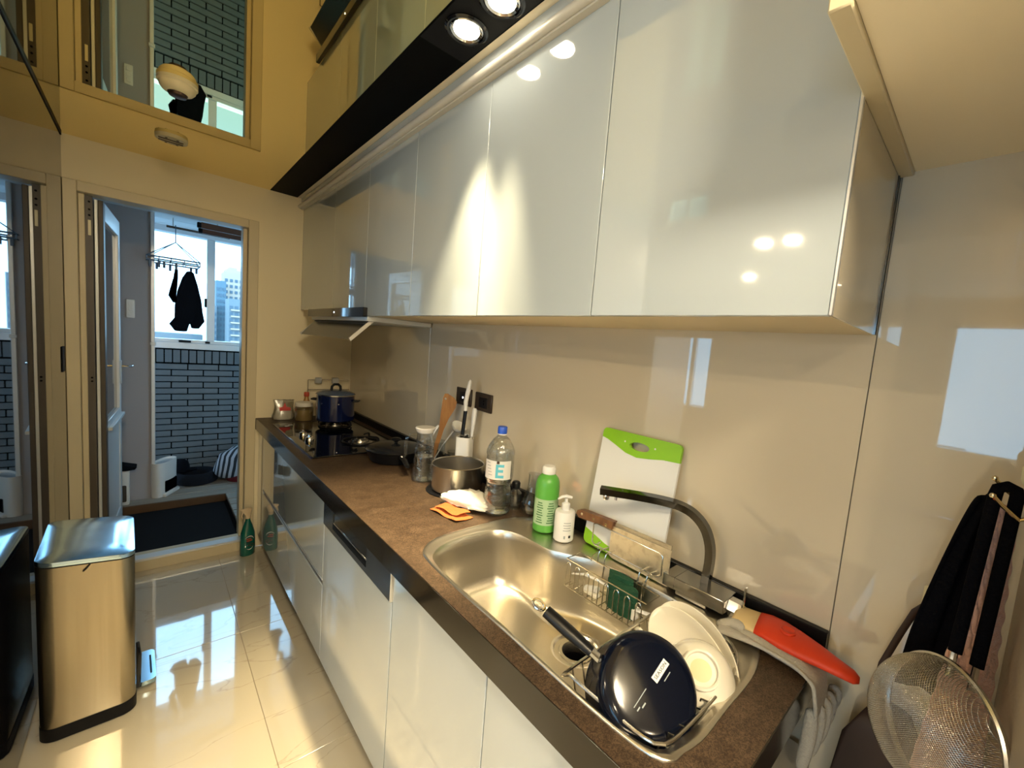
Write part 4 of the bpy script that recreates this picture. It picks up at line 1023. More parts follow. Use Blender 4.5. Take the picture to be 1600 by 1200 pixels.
obj('pad', loft(nb(), [[Vector((0.018 * math.cos(2 * PI * i / 24) * (1 + .1 * math.sin(3 * i)), 0.050 * math.sin(2 * PI * i / 24), z)) for i in range(24)] for z in (0.0, 0.03, 0.06, 0.078)]), 'sponge', t)
obj('fold', loft(nb(), [[Vector((0.018 + 0.012 * math.cos(2 * PI * i / 24), 0.02 + 0.042 * math.sin(2 * PI * i / 24), z)) for i in range(24)] for z in (0.0, 0.05, 0.09)]), 'sponge', t)
t = thing('dish_brush', 'white plastic dish brush lying in the wire basket', 'brush', (-0.172, 0.735, 0.836))
obj('handle', tube(nb(), [(-0.008, 0.07, 0.028), (0.0, 0.03, 0.042), (0.006, -0.02, 0.044), (0.010, -0.048, 0.040)], [0.004, 0.006, 0.005, 0.004], 8, flat=0.6), 'white_plastic', t)
obj('head', tube(nb(), [(-0.010, 0.01, 0.012), (-0.006, -0.03, 0.024)], [0.011, 0.012], 10, flat=0.8), 'white_plastic', t)
obj('bristles', bx(-0.018, 0.002, -0.036, 0.012, 0.0, 0.012, b=0.003), 'tissue', t)
t = thing('soap_scraper', 'white handled scraper lying behind the green sponge', 'scraper', (-0.165, 0.555, 0.834))
obj('handle', tube(nb(), [(-0.004, 0.028, 0.028), (0.0, -0.02, 0.034), (0.0, -0.026, 0.034)], [0.006, 0.008, 0.006], 8, flat=0.6), 'white_plastic', t)
obj('blade', bx(-0.014, 0.012, 0.02, 0.032, 0.0, 0.03, b=0.002), 'white_plastic', t)

# dish rack in the right half of the sink
t = thing('dish_rack', 'wire dish rack sitting in the right half of the sink', 'dish rack', (-0.34, 0.385, 0.8195))
rp = [(-0.180, 0.108), (-0.195, 0.095), (-0.196, 0.0), (-0.193, -0.075), (-0.172, -0.100), (-0.10, -0.106), (0.02, -0.106), (0.10, -0.098), (0.155, -0.070), (0.182, -0.02), (0.190, 0.05), (0.184, 0.10), (0.175, 0.108)]
obj('top_rail', tube(nb(), [(p.x, p.y, 0.102) for p in spline(rp, 70)], 0.0034, 8, True), 'wire', t)
obj('low_rail', tube(nb(), [(p.x * 0.9, p.y * 0.85, 0.02) for p in spline(rp, 70)], 0.0022, 6, True), 'wire', t)
for k in range(13):
    x = -0.178 + k * 0.0285
    ye = -0.106 if x < 0.06 else -0.106 + (x - 0.06) ** 2 * 4.5
    obj('bar', tube(nb(), [(x, ye + 0.001, 0.102), (x, ye + 0.016, 0.098), (x, ye + 0.024, 0.060), (x, ye + 0.034, 0.0165), (x, 0.080, 0.0165), (x, 0.094, 0.060), (x, 0.1065, 0.100)], 0.0018, 6), 'wire', t)

# upturned navy saucepan on the dish rack
PC = Vector((-0.470, 0.348, 0.957)); pn = Vector((-0.36, -0.50, 0.66)).normalized()
t = thing('navy_saucepan', 'upturned navy blue saucepan drying on the dish rack, base up', 'saucepan', PC)
px_ = (Vector((0.72, -0.69, 0)) - pn * Vector((0.72, -0.69, 0)).dot(pn)).normalized()
BM = basis(pn, px_)
obj('body', lathe(nb(), [(0, 0.001), (0.060, 0.001), (0.068, 0.0), (0.080, -0.002), (0.088, -0.008), (0.0925, -0.020), (0.095, -0.105), (0.097, -0.108), (0.093, -0.108), (0.090, -0.020), (0.080, -0.008), (0, -0.006)], (0, 0, 0), 64, BM), 'navy', t)
Ml = BM.to_4x4()
ang = math.radians(50)
sub = Matrix.Translation(Vector((0.020, 0.024, 0.0012))) @ Matrix.Rotation(ang, 4, 'Z')
lbp = obj('stamp', prism(nb(), [(-0.021, -0.0065), (0.021, -0.0065), (0.021, 0.0065), (-0.021, 0.0065)], lambda u, v, d: Ml @ sub @ Vector((u, v, d)), 0.0, 0.0004), 'label_white', t, smooth=0)
text('stamp_text', 'SEASON', 0.0085, 'ink_black', lbp, Ml @ sub @ Matrix.Translation((0, 0, 0.0008)) @ Matrix.Scale(1.15, 4, (1, 0, 0)), 0.0005)
for (x_, y_, l_, w_) in ((0.032, 0.016, 0.010, 0.0016), (-0.022, -0.020, 0.019, 0.0014), (-0.016, -0.030, 0.005, 0.0025), (-0.026, -0.036, 0.004, 0.002)):
    s2 = Matrix.Translation(Vector((x_, y_, 0.0012))) @ Matrix.Rotation(ang, 4, 'Z')
    obj('stamp_line', prism(nb(), [(-l_, -w_ / 2), (l_, -w_ / 2), (l_, w_ / 2), (-l_, w_ / 2)], lambda u, v, d: Ml @ s2 @ Vector((u, v, d)), 0.0, 0.0004), 'ink_grey', t, smooth=0)
# handle towards the upper left
h0 = Vector((-0.525, 0.445, 0.945)) - PC; h1 = Vector((-0.500, 0.560, 0.985)) - PC
hq = [h0, h0.lerp(h1, 0.12)]
hs = Vector((-0.492, 0.452, 0.955)) - PC; he = Vector((-0.532, 0.575, 1.008)) - PC
dirh = (he - hs).normalized()
obj('handle_socket', tube(nb(), [hs - dirh * 0.022, hs, hs + dirh * 0.022], [0.012, 0.011, 0.009], 8, flat=0.6), 'chrome', t)
hn = obj('handle', tube(nb(), [hs + dirh * 0.016, hs + dirh * 0.07, hs + dirh * 0.13, he - dirh * 0.012], [0.0115, 0.0150, 0.0140, 0.011], 12, flat=0.8), 'black_soft', t)
rg = [he + dirh * (0.010 + 0.014 * math.cos(a)) + Vector((0.0075 * math.sin(a), 0, 0.004 * math.sin(a))) for a in [2 * PI * i / 16 for i in range(16)]]
obj('hanging_ring', tube(nb(), rg, 0.0028, 8, True), 'chrome', hn)

# bowls and plates in the rack
def dish(name, label, cat, prof, c, n, m, seg=48, parts=()):
    t = thing(name, label, cat, c)
    B_ = basis(n)
    obj('body', lathe(nb(), prof, (0, 0, 0), seg, B_), m, t)
    for nm, pf, mm in parts: obj(nm, lathe(nb(), pf, (0, 0, 0), seg, B_), mm, t)
    return t
bn = Vector((-0.50, -0.28, 0.72))
bowl_pf = [(0.030, 0.058), (0.030, 0.066), (0.033, 0.068), (0.036, 0.066), (0.036, 0.056), (0.052, 0.046), (0.066, 0.024), (0.072, 0.0), (0.069, 0.0), (0.062, 0.024), (0.048, 0.042), (0.0, 0.050)]
dish('rice_bowl', 'small cream rice bowl upside down beside the navy saucepan', 'bowl', [(0, 0.0565), (0.0295, 0.0565)] + bowl_pf, (-0.318, 0.330, 0.905), bn, 'ceramic', parts=(('stain', [(0, 0.0572), (0.020, 0.0570)], 'stain'),))
dish('patterned_bowl', 'brown patterned bowl wedged under the cream rice bowl', 'bowl', [(0, 0.045), (0.05, 0.038), (0.068, 0.02), (0.078, 0.0), (0.075, -0.001), (0.064, 0.018), (0.045, 0.032), (0, 0.038)], (-0.300, 0.328, 0.872), Vector((-0.5, -0.2, 0.8)), 'ceramic_brown')
pl_n = Vector((-0.80, 0.02, 0.46))
plate_pf = [(0, 0.0), (0.075, 0.0), (0.100, 0.010), (0.125, 0.020), (0.128, 0.019), (0.102, 0.005), (0.077, -0.006), (0, -0.006)]
def plate(name, label, c, s, n, sc=(1, 1)):
    t = thing(name, label, 'plate', c)
    B_ = basis(n, (0.3, 0.75, 0.2)) @ Matrix.Diagonal((sc[0], sc[1], 1))
    obj('body', lathe(nb(), [(r * s, z * s) for r, z in plate_pf], (0, 0, 0), 56, B_), 'ceramic', t)
plate('oval_plate', 'cream oval plate leaning in the dish rack, inner face showing', (-0.270, 0.372, 0.905), 0.84, pl_n, (1.05, 0.62))
plate('cream_plate', 'cream plate standing behind the oval plate in the rack', (-0.240, 0.372, 0.908), 0.82, pl_n, (1.05, 0.64))
t = thing('rice_paddle', 'cream rice paddle tucked between saucepan and plate', 'paddle', (-0.345, 0.435, 0.905))
obj('blade', tube(nb(), [(0.01, -0.03, -0.045), (0.0, -0.008, 0.005), (-0.006, 0.014, 0.040), (-0.008, 0.022, 0.052)], [0.012, 0.015, 0.014, 0.008], 12, flat=0.35), 'ceramic', t)

# rubber glove and grey work glove over the worktop end
t = thing('rubber_glove', 'orange-red rubber glove with cream cuff lying along the upstand', 'glove', (-0.082, 0.262, HC))
def flat_loft(pts, name, m, parent, n=24, mod=True):
    loops = []
    for (x, y, z, w, h, a) in pts:
        ca, sa = math.cos(a), math.sin(a)
        loops.append([Vector((x + w * math.cos(2 * PI * i / n) * ca, y + w * math.cos(2 * PI * i / n) * sa, z + h * math.sin(2 * PI * i / n))) for i in range(n)])
    o = obj(name, loft(nb(), loops), m, parent, smooth=180)
    return o
ta = 0.15
obj_c = flat_loft([(-0.006, 0.094, 0.024, 0.034, 0.009, ta), (-0.002, 0.088, 0.026, 0.040, 0.012, ta), (0.000, 0.080, 0.026, 0.043, 0.013, ta), (0.003, 0.052, 0.027, 0.046, 0.013, ta), (0.006, 0.040, 0.027, 0.047, 0.013, ta)], 'cuff', 'cream_rubber', t)
flat_loft([(0.006, 0.044, 0.027, 0.048, 0.013, ta), (0.007, 0.020, 0.029, 0.052, 0.016, ta), (0.002, -0.010, 0.030, 0.054, 0.018, ta), (-0.003, -0.045, 0.030, 0.048, 0.018, ta), (-0.008, -0.085, 0.030, 0.036, 0.016, ta), (-0.012, -0.120, 0.028, 0.026, 0.013, ta), (-0.014, -0.148, 0.026, 0.018, 0.011, ta), (-0.014, -0.158, 0.025, 0.008, 0.006, ta)], 'hand', 'red_rubber', t)
obj('button', lathe(nb(), [(0, 0.003), (0.010, 0.003), (0.013, 0.005), (0.0155, 0.003), (0.016, 0.0)], (-0.006, -0.022, 0.047), 28), 'red_rubber', t)
t = thing('work_glove', 'grey knitted work glove draped over the end of the worktop', 'glove', (-0.10, 0.20, HC))
def finger(pts, rs, name, m, parent, flat=0.6):
    o = obj(name, tube(nb(), [Vector(p) for p in pts], rs, 12, flat=flat), m, parent, smooth=180)
    s_ = o.modifiers.new('smooth', 'SUBSURF'); s_.levels = 1; s_.render_levels = 1
    return o
b = nb()
sheet(22, 14, lambda u, v: (lambda s: Vector((-0.050 + 0.082 * v - 0.022 * (1 - u) + 0.006 * math.sin(6 * v + 5 * u), 0.165 - s if s < 0.172 else -0.0285 - 0.012 * math.sin(2 * (s - 0.172) * 9), 0.008 + 0.010 * abs(math.sin(7 * v + 3 * u)) if s < 0.172 else 0.006 - (s - 0.172) * 1.0)))(0.245 * u), 0.008, 'palm', 'glove_grey', t)
for k, (x, y, l) in enumerate(((-0.050, -0.035, 0.150), (-0.022, -0.042, 0.125), (0.006, -0.046, 0.112), (0.032, -0.048, 0.088), (0.062, -0.050, 0.06))):
    finger([(x, y, -0.045), (x + 0.002, y - 0.004, -0.045 - l * 0.35), (x - 0.002, y, -0.045 - l * 0.75), (x, y + 0.004, -0.045 - l)], [0.013, 0.0145, 0.0135, 0.009], 'finger', 'glove_grey', t, 0.8)
finger([(-0.055, 0.172, 0.018), (-0.035, 0.152, 0.024), (-0.020, 0.135, 0.026), (-0.025, 0.115, 0.022)], [0.010, 0.014, 0.015, 0.010], 'rolled_cuff', 'glove_grey', t, 0.9)

# ================================================================== THINGS HANGING BY THE RETURN WALL
t = thing('adhesive_hook', 'cream plastic adhesive hook on the glass wall below the towels', 'hook', (-0.0003, 0.024, 1.118))
obj('plate', bx(-0.006, 0.0, -0.016, 0.016, -0.026, 0.022, b=0.003), 'cream_plastic', t)
obj('prong', tube(nb(), [(-0.005, 0, -0.010), (-0.022, 0, -0.014), (-0.030, 0, -0.004), (-0.031, 0, 0.008)], [0.007, 0.008, 0.008, 0.006], 8), 'cream_plastic', t)
t = thing('brown_bag', 'dark bag on a brown strap hanging from the cream hook', 'bag', (-0.03, 0.05, 0.66))
obj('strap', tube(nb(), [(0.014, -0.040, 0.40), (0.008, -0.034, 0.452), (0.004, -0.024, 0.460), (0.0, -0.004, 0.43), (-0.002, 0.010, 0.38), (-0.004, 0.030, 0.30), (-0.004, 0.036, 0.22)], 0.006, 8, flat=0.4), 'brown_strap', t)
flat_loft([(-0.045, 0.0, -0.20, 0.070, 0.02, 1.5), (-0.050, 0.0, -0.14, 0.085, 0.02, 1.5), (-0.050, 0.0, 0.0, 0.085, 0.02, 1.5), (-0.042, 0.0, 0.14, 0.072, 0.02, 1.5), (-0.030, 0.0, 0.235, 0.030, 0.012, 1.5)], 'pouch', 'brown_strap', t)

def hookrail(loc, lab):
    t = thing('wall_hook', lab, 'hook', loc, group='brass hooks on the return wall')
    obj('plate', bx(-0.018, 0.018, -0.030, -0.024, -0.02, 0.035, b=0.004), 'cream_plastic', t)
    obj('prong', tube(nb(), [(0, -0.026, 0.0), (0, -0.008, -0.012), (-0.008, 0.012, 0.006), (-0.014, 0.024, 0.020)], 0.0032, 8), 'brass', t)
    obj('tip', lathe(nb(), [(0, 0.005), (0.0035, 0.003), (0.0045, 0), (0.0035, -0.003), (0, -0.005)], (-0.014, 0.024, 0.020), 12), 'brass', t)
hookrail((-0.150, -0.0475, 1.352), 'lower brass hook carrying the strainer')
hookrail((-0.100, -0.0475, 1.372), 'upper brass hook under the cream wall block')
tag(obj('wall_block', bx(-0.115, -0.075, -0.0775, -0.052, 1.385, 1.425, b=0.010, seg=3), 'cream_plastic'), 'rounded cream wall block at the right edge of the photo', 'bracket')

# black cloth and pink fleece towel
t = thing('black_towel', 'folded black cloth hanging behind the strainer handles', 'towel', (-0.11, -0.02, 0.90))
sheet(18, 26, lambda u, v: Vector((0.004 * math.sin(9 * u + 2 * v) - 0.010 - 0.035 * v + 0.02 * u, (0.006 + 0.070 * v ** 0.8) - (0.016 + 0.046 * v) * u + 0.004 * math.sin(10 * u), 0.455 - 0.36 * v + 0.010 * math.sin(3 * u))), 0.006, 'cloth', 'black_towel', t)
t = thing('pink_towel', 'fluffy salmon pink towel hanging at the right edge', 'towel', (-0.05, -0.045, 0.93))
def fleece(u, v):
    top = Vector((-0.128 + 0.020 * u, -0.030 - 0.020 * u, 1.355)); low = Vector((-0.165 + 0.110 * u, 0.018 - 0.090 * u, 0.845))
    p = top.lerp(low, v) - Vector((-0.05, -0.045, 0.93))
    k = 0.0045 * math.sin(75 * v + 2.5 * math.sin(9 * u)) * math.sin(26 * u + 3 * v)
    return p + Vector((-0.8 * k - 0.010 * math.sin(PI * u), 0.5 * k, 0.0))
sheet(34, 64, fleece, 0.007, 'cloth', 'pink', t)

# strainer
t = thing('strainer', 'large fine mesh steel strainer with two black grips hanging at right', 'strainer', (-0.252, -0.012, 1.02))
SC = Vector((0.0, 0.0, 0.0))
sn = Vector((-0.60, 0.66, 0.12)).normalized()
SB = basis(sn, (0.5, 0.5, -0.7))
R_ = 0.098
b = nb(); pitch = 0.0023; K_ = int(R_ / pitch); gv = {}
def dome(u, v):
    q = (u * u + v * v) / (R_ * R_)
    if q > 1: u /= q ** 0.5; v /= q ** 0.5; q = 1.0
    return SB @ Vector((u, v, 0.080 * (1 - q) ** 0.5 if q < 1 else 0))
def gvert(i, j):
    if (i, j) not in gv: gv[(i, j)] = b.verts.new(dome(i * pitch, j * pitch))
    return gv[(i, j)]
for i in range(-K_, K_):
    for j in range(-K_, K_):
        if (i + 0.5) ** 2 + (j + 0.5) ** 2 <= (K_ + 0.2) ** 2:
            b.faces.new((gvert(i, j), gvert(i + 1, j), gvert(i + 1, j + 1), gvert(i, j + 1)))
ms = obj('mesh', b, 'wire', t); ms['kind'] = 'stuff'
w_ = ms.modifiers.new('wire', 'WIREFRAME'); w_.thickness = 0.0011; w_.use_replace = True; w_.use_even_offset = False
obj('rim', tube(nb(), [SB @ Vector((R_ * math.cos(2 * PI * i / 60), R_ * math.sin(2 * PI * i / 60), 0)) for i in range(60)], 0.0048, 8, True), 'steel', t)
tp = Vector((-0.195, -0.022, 1.115)) - Vector((-0.252, -0.012, 1.02))
for k, (a0_, a1_) in enumerate((((-0.150, -0.026, 1.372), (-0.217, -0.014, 1.128)), ((-0.132, -0.050, 1.372), (-0.192, -0.040, 1.108)))):
    o_ = Vector((-0.252, -0.012, 1.02)); p0 = Vector(a0_) - o_; p1 = Vector(a1_) - o_
    obj('grip', tube(nb(), [p0, p0.lerp(p1, 0.5), p1], 0.0085, 12), 'black_towel', t)
    d = (p1 - p0).normalized()
    obj('grip_rod', tube(nb(), [p1 - d * 0.004, p1 + d * 0.022, p1 + d * 0.034 + Vector((-0.006, 0.0, -0.002))], [0.0042, 0.0046, 0.0055], 8), 'chrome', t)
o_ = Vector((-0.252, -0.012, 1.02))
obj('grip_bend', tube(nb(), [Vector((-0.150, -0.026, 1.370)) - o_, Vector((-0.146, -0.028, 1.382)) - o_, Vector((-0.140, -0.038, 1.387)) - o_, Vector((-0.134, -0.048, 1.382)) - o_, Vector((-0.132, -0.050, 1.370)) - o_], 0.0085, 12), 'black_towel', t)

# ================================================================== FLOOR THINGS
t = thing('trash_can', 'rectangular brushed steel pedal bin with shiny lid on the floor', 'trash can', (-1.292, 2.335, 0.0), (0, 0, math.radians(1.5)))
ol = rrect(-0.122, 0.124, -0.215, 0.215, 0.045, 7)
def lv(s, z): return [Vector((u * s, v * s, z - (0.11 * u * s if z > 0.6 else 0))) for u, v in ol]
obj('plinth', loft(nb(), [lv(0.99, 0.0004), lv(1.01, 0.004), lv(1.01, 0.050), lv(0.99, 0.052)]), 'black_matte', t)
obj('body', loft(nb(), [lv(1.0, 0.0525), lv(1.0, 0.640)]), 'steel_brush', t)
obj('collar', loft(nb(), [lv(0.995, 0.640), lv(0.995, 0.645)]), 'black_matte', t)
lid = obj('lid', loft(nb(), [lv(1.004, 0.645), lv(1.006, 0.656), lv(1.000, 0.660), lv(0.985, 0.661), lv(0.5, 0.6615)]), 'steel_sky_tint', t)
obj('bag_corner', tube(nb(), [(0.01, -0.217, 0.640), (0.0, -0.220, 0.626), (-0.008, -0.219, 0.618)], 0.0025, 6), 'black_soft', t)
pd = obj('pedal', loft(nb(), [[Vector((0.124 + (0.062 * (u + 0.031) / 0.062), v, z)) for u, v in rrect(-0.031, 0.031, -0.105, 0.115, 0.020, 4)] for z in (0.018, 0.030, 0.036)]), 'steel_sky_tint', t)
obj('pedal_grip', bx(0.168, 0.174, -0.06, 0.07, 0.0358, 0.0385, b=0.001), 'black_soft', pd)
obj('pedal_arm', tube(nb(), [(0.126, -0.11, 0.03), (0.132, -0.10, 0.16), (0.130, -0.09, 0.21)], [0.012, 0.010, 0.006], 8), 'black_gloss', t)

t = thing('spray_bottle', 'green spray cleaner bottle with cream trigger head on the floor', 'spray bottle', (-0.645, 3.285, 0.0004), (0, 0, 0.35))
SE = [(0.042, 0.030, 0.0), (0.045, 0.032, 0.004), (0.045, 0.032, 0.10), (0.041, 0.030, 0.15), (0.028, 0.022, 0.20), (0.015, 0.014, 0.235), (0.013, 0.013, 0.25)]
obj('body', loft(nb(), [[Vector((a * math.cos(2 * PI * i / 32), b_ * math.sin(2 * PI * i / 32), z)) for i in range(32)] for a, b_, z in SE]), 'spray_green', t)
lbs = obj('label', prism(nb(), [(0.030 * math.cos(2 * PI * i / 32) - 0.004, 0.090 + 0.048 * math.sin(2 * PI * i / 32)) for i in range(32)], lambda u, v, d: (u, -0.0325 + 12.0 * u * u + d, v), -0.001, 0.0), 'label_white', t, smooth=0)
for k, (u0, v0, w0, h0_) in enumerate(((-0.010, 0.118, 0.028, 0.006), (-0.006, 0.105, 0.034, 0.006), (-0.010, 0.092, 0.026, 0.005), (-0.012, 0.074, 0.014, 0.010))):
    obj('print', bx(u0 - w0 / 2, u0 + w0 / 2, -0.0345, -0.0318, v0 - h0_ / 2, v0 + h0_ / 2), 'red_cap' if k < 2 else 'ink_black', lbs, smooth=0)
obj('print', lathe(nb(), [(0.007, -0.001), (0.007, 0.001), (0.012, 0.001), (0.012, -0.001)], (0.010, -0.0330, 0.072), 20, Matrix.Rotation(PI / 2, 3, 'X')), 'bronze', lbs)
obj('collar', lathe(nb(), [(0.014, 0.250), (0.015, 0.252), (0.015, 0.268), (0.013, 0.270)], seg=24), 'spray_head', t)
obj('head', loft(nb(), [[Vector((x + a * math.cos(2 * PI * i / 16), b_ * math.sin(2 * PI * i / 16), z)) for i in range(16)] for x, a, b_, z in ((0.0, 0.014, 0.013, 0.268), (-0.002, 0.022, 0.014, 0.285), (-0.008, 0.034, 0.014, 0.305), (-0.012, 0.036, 0.012, 0.316), (-0.016, 0.026, 0.009, 0.321))]), 'spray_head', t)
obj('trigger', tube(nb(), [(-0.034, 0, 0.300), (-0.040, 0, 0.275), (-0.032, 0, 0.255)], [0.006, 0.005, 0.004], 8), 'spray_head', t)

# ================================================================== BALCONY THINGS
ZD = 0.0684
t = thing('wall_switch', 'white wall switch plate on the grey balcony partition', 'switch', (-1.224, 4.5598, 1.58))
obj('plate', bx(-0.024, 0.024, -0.010, 0.0, -0.070, 0.070, b=0.004), 'white_plastic', t)
for z_ in (-0.038, 0.0, 0.038): obj('rocker', bx(-0.012, 0.012, -0.014, -0.009, z_ - 0.014, z_ + 0.014, b=0.002), 'white_plastic', t)

def slim_bin(loc, rz, label, s=1.0, open_col='pouf'):
    t = thing('litter_bin', label, 'bin', loc, (0, 0, rz))
    n = 36
    def ov(a, b, z): return [Vector((s * a * (abs(math.cos(q)) ** 0.7) * math.copysign(1, math.cos(q)), s * b * (abs(math.sin(q)) ** 0.7) * math.copysign(1, math.sin(q)), s * z)) for q in [2 * PI * i / n for i in range(n)]]
    obj('body', loft(nb(), [ov(0.046, 0.120, 0.0), ov(0.048, 0.122, 0.004), ov(0.050, 0.126, 0.285), ov(0.047, 0.123, 0.287), ov(0.044, 0.118, 0.27)], True, False), 'white_plastic', t)
    obj('inside', loft(nb(), [ov(0.044, 0.118, 0.262), ov(0.044, 0.118, 0.27)]), 'alu', t)
    return t
t = slim_bin((-1.035, 4.635, ZD), math.radians(-28), 'white slim oval bin standing on the deck by the partition')
obj('scoop_opening', bx(0.040, 0.0515, -0.075, 0.085, 0.030, 0.13, b=0.006), 'hole', t)
obj('scoop_lip', bx(0.030, 0.062, -0.095, 0.105, 0.0, 0.026, b=0.006), 'white_plastic', t)
t = thing('storage_box', 'white box bin with dark opening and black cover behind the door leaf', 'bin', (-1.30, 4.482, ZD), (0, 0, 0))
obj('body', bx(-0.065, 0.065, -0.038, 0.07, 0.0, 0.27, b=0.012, seg=2), 'white_plastic', t)
obj('opening', bx(-0.050, 0.048, -0.0405, -0.036, 0.03, 0.16, b=0.006), 'jamb_brown', t)
obj('dark_cover', prism(nb(), [(-0.075, 0.268), (0.010, 0.325), (0.105, 0.295), (0.095, 0.280), (0.06, 0.276), (-0.02, 0.275)], lambda u, v, d: (u, d, v), -0.045, 0.07), 'dark_cloth', t, smooth=20)

t = thing('pet_bed', 'dark round padded pet bed on the deck under the brick wall', 'pet bed', (-0.815, 4.860, ZD))
obj('ring', lathe(nb(), [(0.085, 0.03), (0.10, 0.075), (0.12, 0.10), (0.140, 0.105), (0.158, 0.085), (0.164, 0.05), (0.155, 0.012), (0.13, 0.0), (0, 0.0)], seg=40), 'pouf', t)
obj('cushion', lathe(nb(), [(0, 0.052), (0.07, 0.050), (0.096, 0.035)], seg=40), 'dark_cloth', t)
t = thing('dark_cap', 'dark crumpled cap resting on the edge of the pet bed', 'cap', (-0.925, 4.915, ZD + 0.103))
obj('crown', lathe(nb(), [(0, 0.110), (0.035, 0.104), (0.060, 0.080), (0.070, 0.040), (0.072, 0.0), (0, 0.0)], (0, 0, 0), 28), 'dark_cloth', t)
obj('brim', loft(nb(), [[Vector((0.06 + 0.06 * math.cos(2 * PI * i / 20), 0.05 * math.sin(2 * PI * i / 20), z)) for i in range(20)] for z in (0.004, 0.012)]), 'dark_cloth', t)
t = thing('laundry_tub', 'dark red plastic tub on the deck beside the brick wall', 'tub', (-0.480, 4.800, ZD))
obj('body', lathe(nb(), [(0, 0.003), (0.115, 0.0), (0.125, 0.01), (0.155, 0.21), (0.163, 0.214), (0.150, 0.212), (0.118, 0.015), (0, 0.010)], seg=40), 'red_tub', t)
t = thing('striped_cloth', 'black and grey striped cloth heaped over the red tub', 'cloth', (-0.490, 4.790, ZD + 0.225))
def heap(u, v):
    a = 2 * PI * u; r = 0.205 * v
    z = 0.085 * math.cos(min(1, v / 0.85) * PI / 2) + 0.016 * math.sin(3 * a + 5 * v) * v
    if v > 0.8: z -= 0.16 * (v - 0.8) / 0.2 * (0.6 + 0.4 * math.sin(a - 2.2))
    return Vector((r * math.cos(a), r * 0.9 * math.sin(a), z + 0.012))
b = nb(); V = [[b.verts.new(heap(i / 36, (j + 1) / 14)) for j in range(14)] for i in range(36)]
c0 = b.verts.new((0, 0, 0.10))
for i in range(36):
    b.faces.new((c0, V[i][0], V[(i + 1) % 36][0]))
    for j in range(13): b.faces.new((V[i][j], V[i][j + 1], V[(i + 1) % 36][j + 1], V[(i + 1) % 36][j]))
o = obj('cloth', b, 'stripes', t, smooth=180); so = o.modifiers.new('thickness', 'SOLIDIFY'); so.thickness = 0.004; so.offset = 1

# drying rails under the balcony ceiling
for k, (y, z, x0, lab) in enumerate(((4.24, 2.252, -0.835, 'nearer brown drying rail under the balcony ceiling'), (4.50, 2.255, -0.81, 'farther brown drying rail under the balcony ceiling'))):
    t = thing('drying_rail', lab, 'rail', (x0, y, z), group='brown drying rails')
    obj('bar', bx(0.0, 0.95, -0.012, 0.012, -0.022, 0.022, b=0.004), 'brown_pole', t)
    obj('end_cap', bx(-0.022, 0.003, -0.016, 0.016, -0.022, 0.018, b=0.005), 'black_matte', t)
    for x_ in (0.10, 0.80): obj('hanger', tube(nb(), [(x_, 0, 0.02), (x_, 0, 2.3235 - z)], 0.004, 8), 'wire', t)
t = thing('thin_rail', 'thin dark rail carrying the clothes hanger', 'rail', (-1.0, 4.60, 2.252))
obj('bar', tube(nb(), [(-0.02, 0, 0), (0.38, 0, 0)], 0.009, 10), 'jamb_brown', t)
for x_ in (0.02, 0.36): obj('hanger', tube(nb(), [(x_, 0, 0.006), (x_, 0, 2.3255 - 2.252)], 0.003, 8), 'wire', t)

# clip hanger
t = thing('clip_hanger', 'blue rectangular clip hanger suspended in front of the window', 'hanger', (-0.965, 4.60, 1.965))
g = nb()
for z_ in (0.0, 0.032):
    tube(g, [(-0.17, -0.10, z_), (0.145, -0.10, z_), (0.145, 0.10, z_), (-0.17, 0.10, z_)], 0.0055, 8, True)
for x_ in (-0.09, -0.02, 0.06): tube(g, [(x_, -0.10, 0), (x_, 0.10, 0)], 0.003, 6)
for x_ in (-0.17, -0.1, -0.03, 0.05, 0.145):
    for y_ in (-0.1, 0.1): tube(g, [(x_, y_, 0), (x_, y_, 0.032)], 0.003, 6)
obj('frame', g, 'blue_wire', t)
g = nb()
for x_, y_ in ((-0.17, -0.1), (0.145, -0.1), (0.145, 0.1), (-0.17, 0.1)): tube(g, [(x_, y_, 0.032), (0.0, 0, 0.172)], 0.0032, 6)
obj('cords', g, 'blue_wire', t)
obj('hook', tube(nb(), [(0, 0, 0.168), (0, 0, 0.268), (0, -0.010, 0.282), (0, -0.012, 0.296), (0, 0.0, 0.304), (0, 0.012, 0.296)], 0.003, 8), 'blue_wire', t)
cm = None
for k, (x_, y_) in enumerate(((-0.15, -0.1), (-0.11, 0.1), (-0.07, -0.1), (-0.03, 0.1), (0.0, -0.1), (0.10, 0.1), (-0.155, 0.1), (-0.10, -0.1), (0.13, 0.02))):
    if cm is None: o = obj('clip', bx(-0.008, 0.008, -0.004, 0.004, -0.050, -0.002, b=0.002), 'blue_wire', t, loc=(x_, y_, 0)); cm = o.data
    else: link('clip', cm, None, t, (x_, y_, 0))
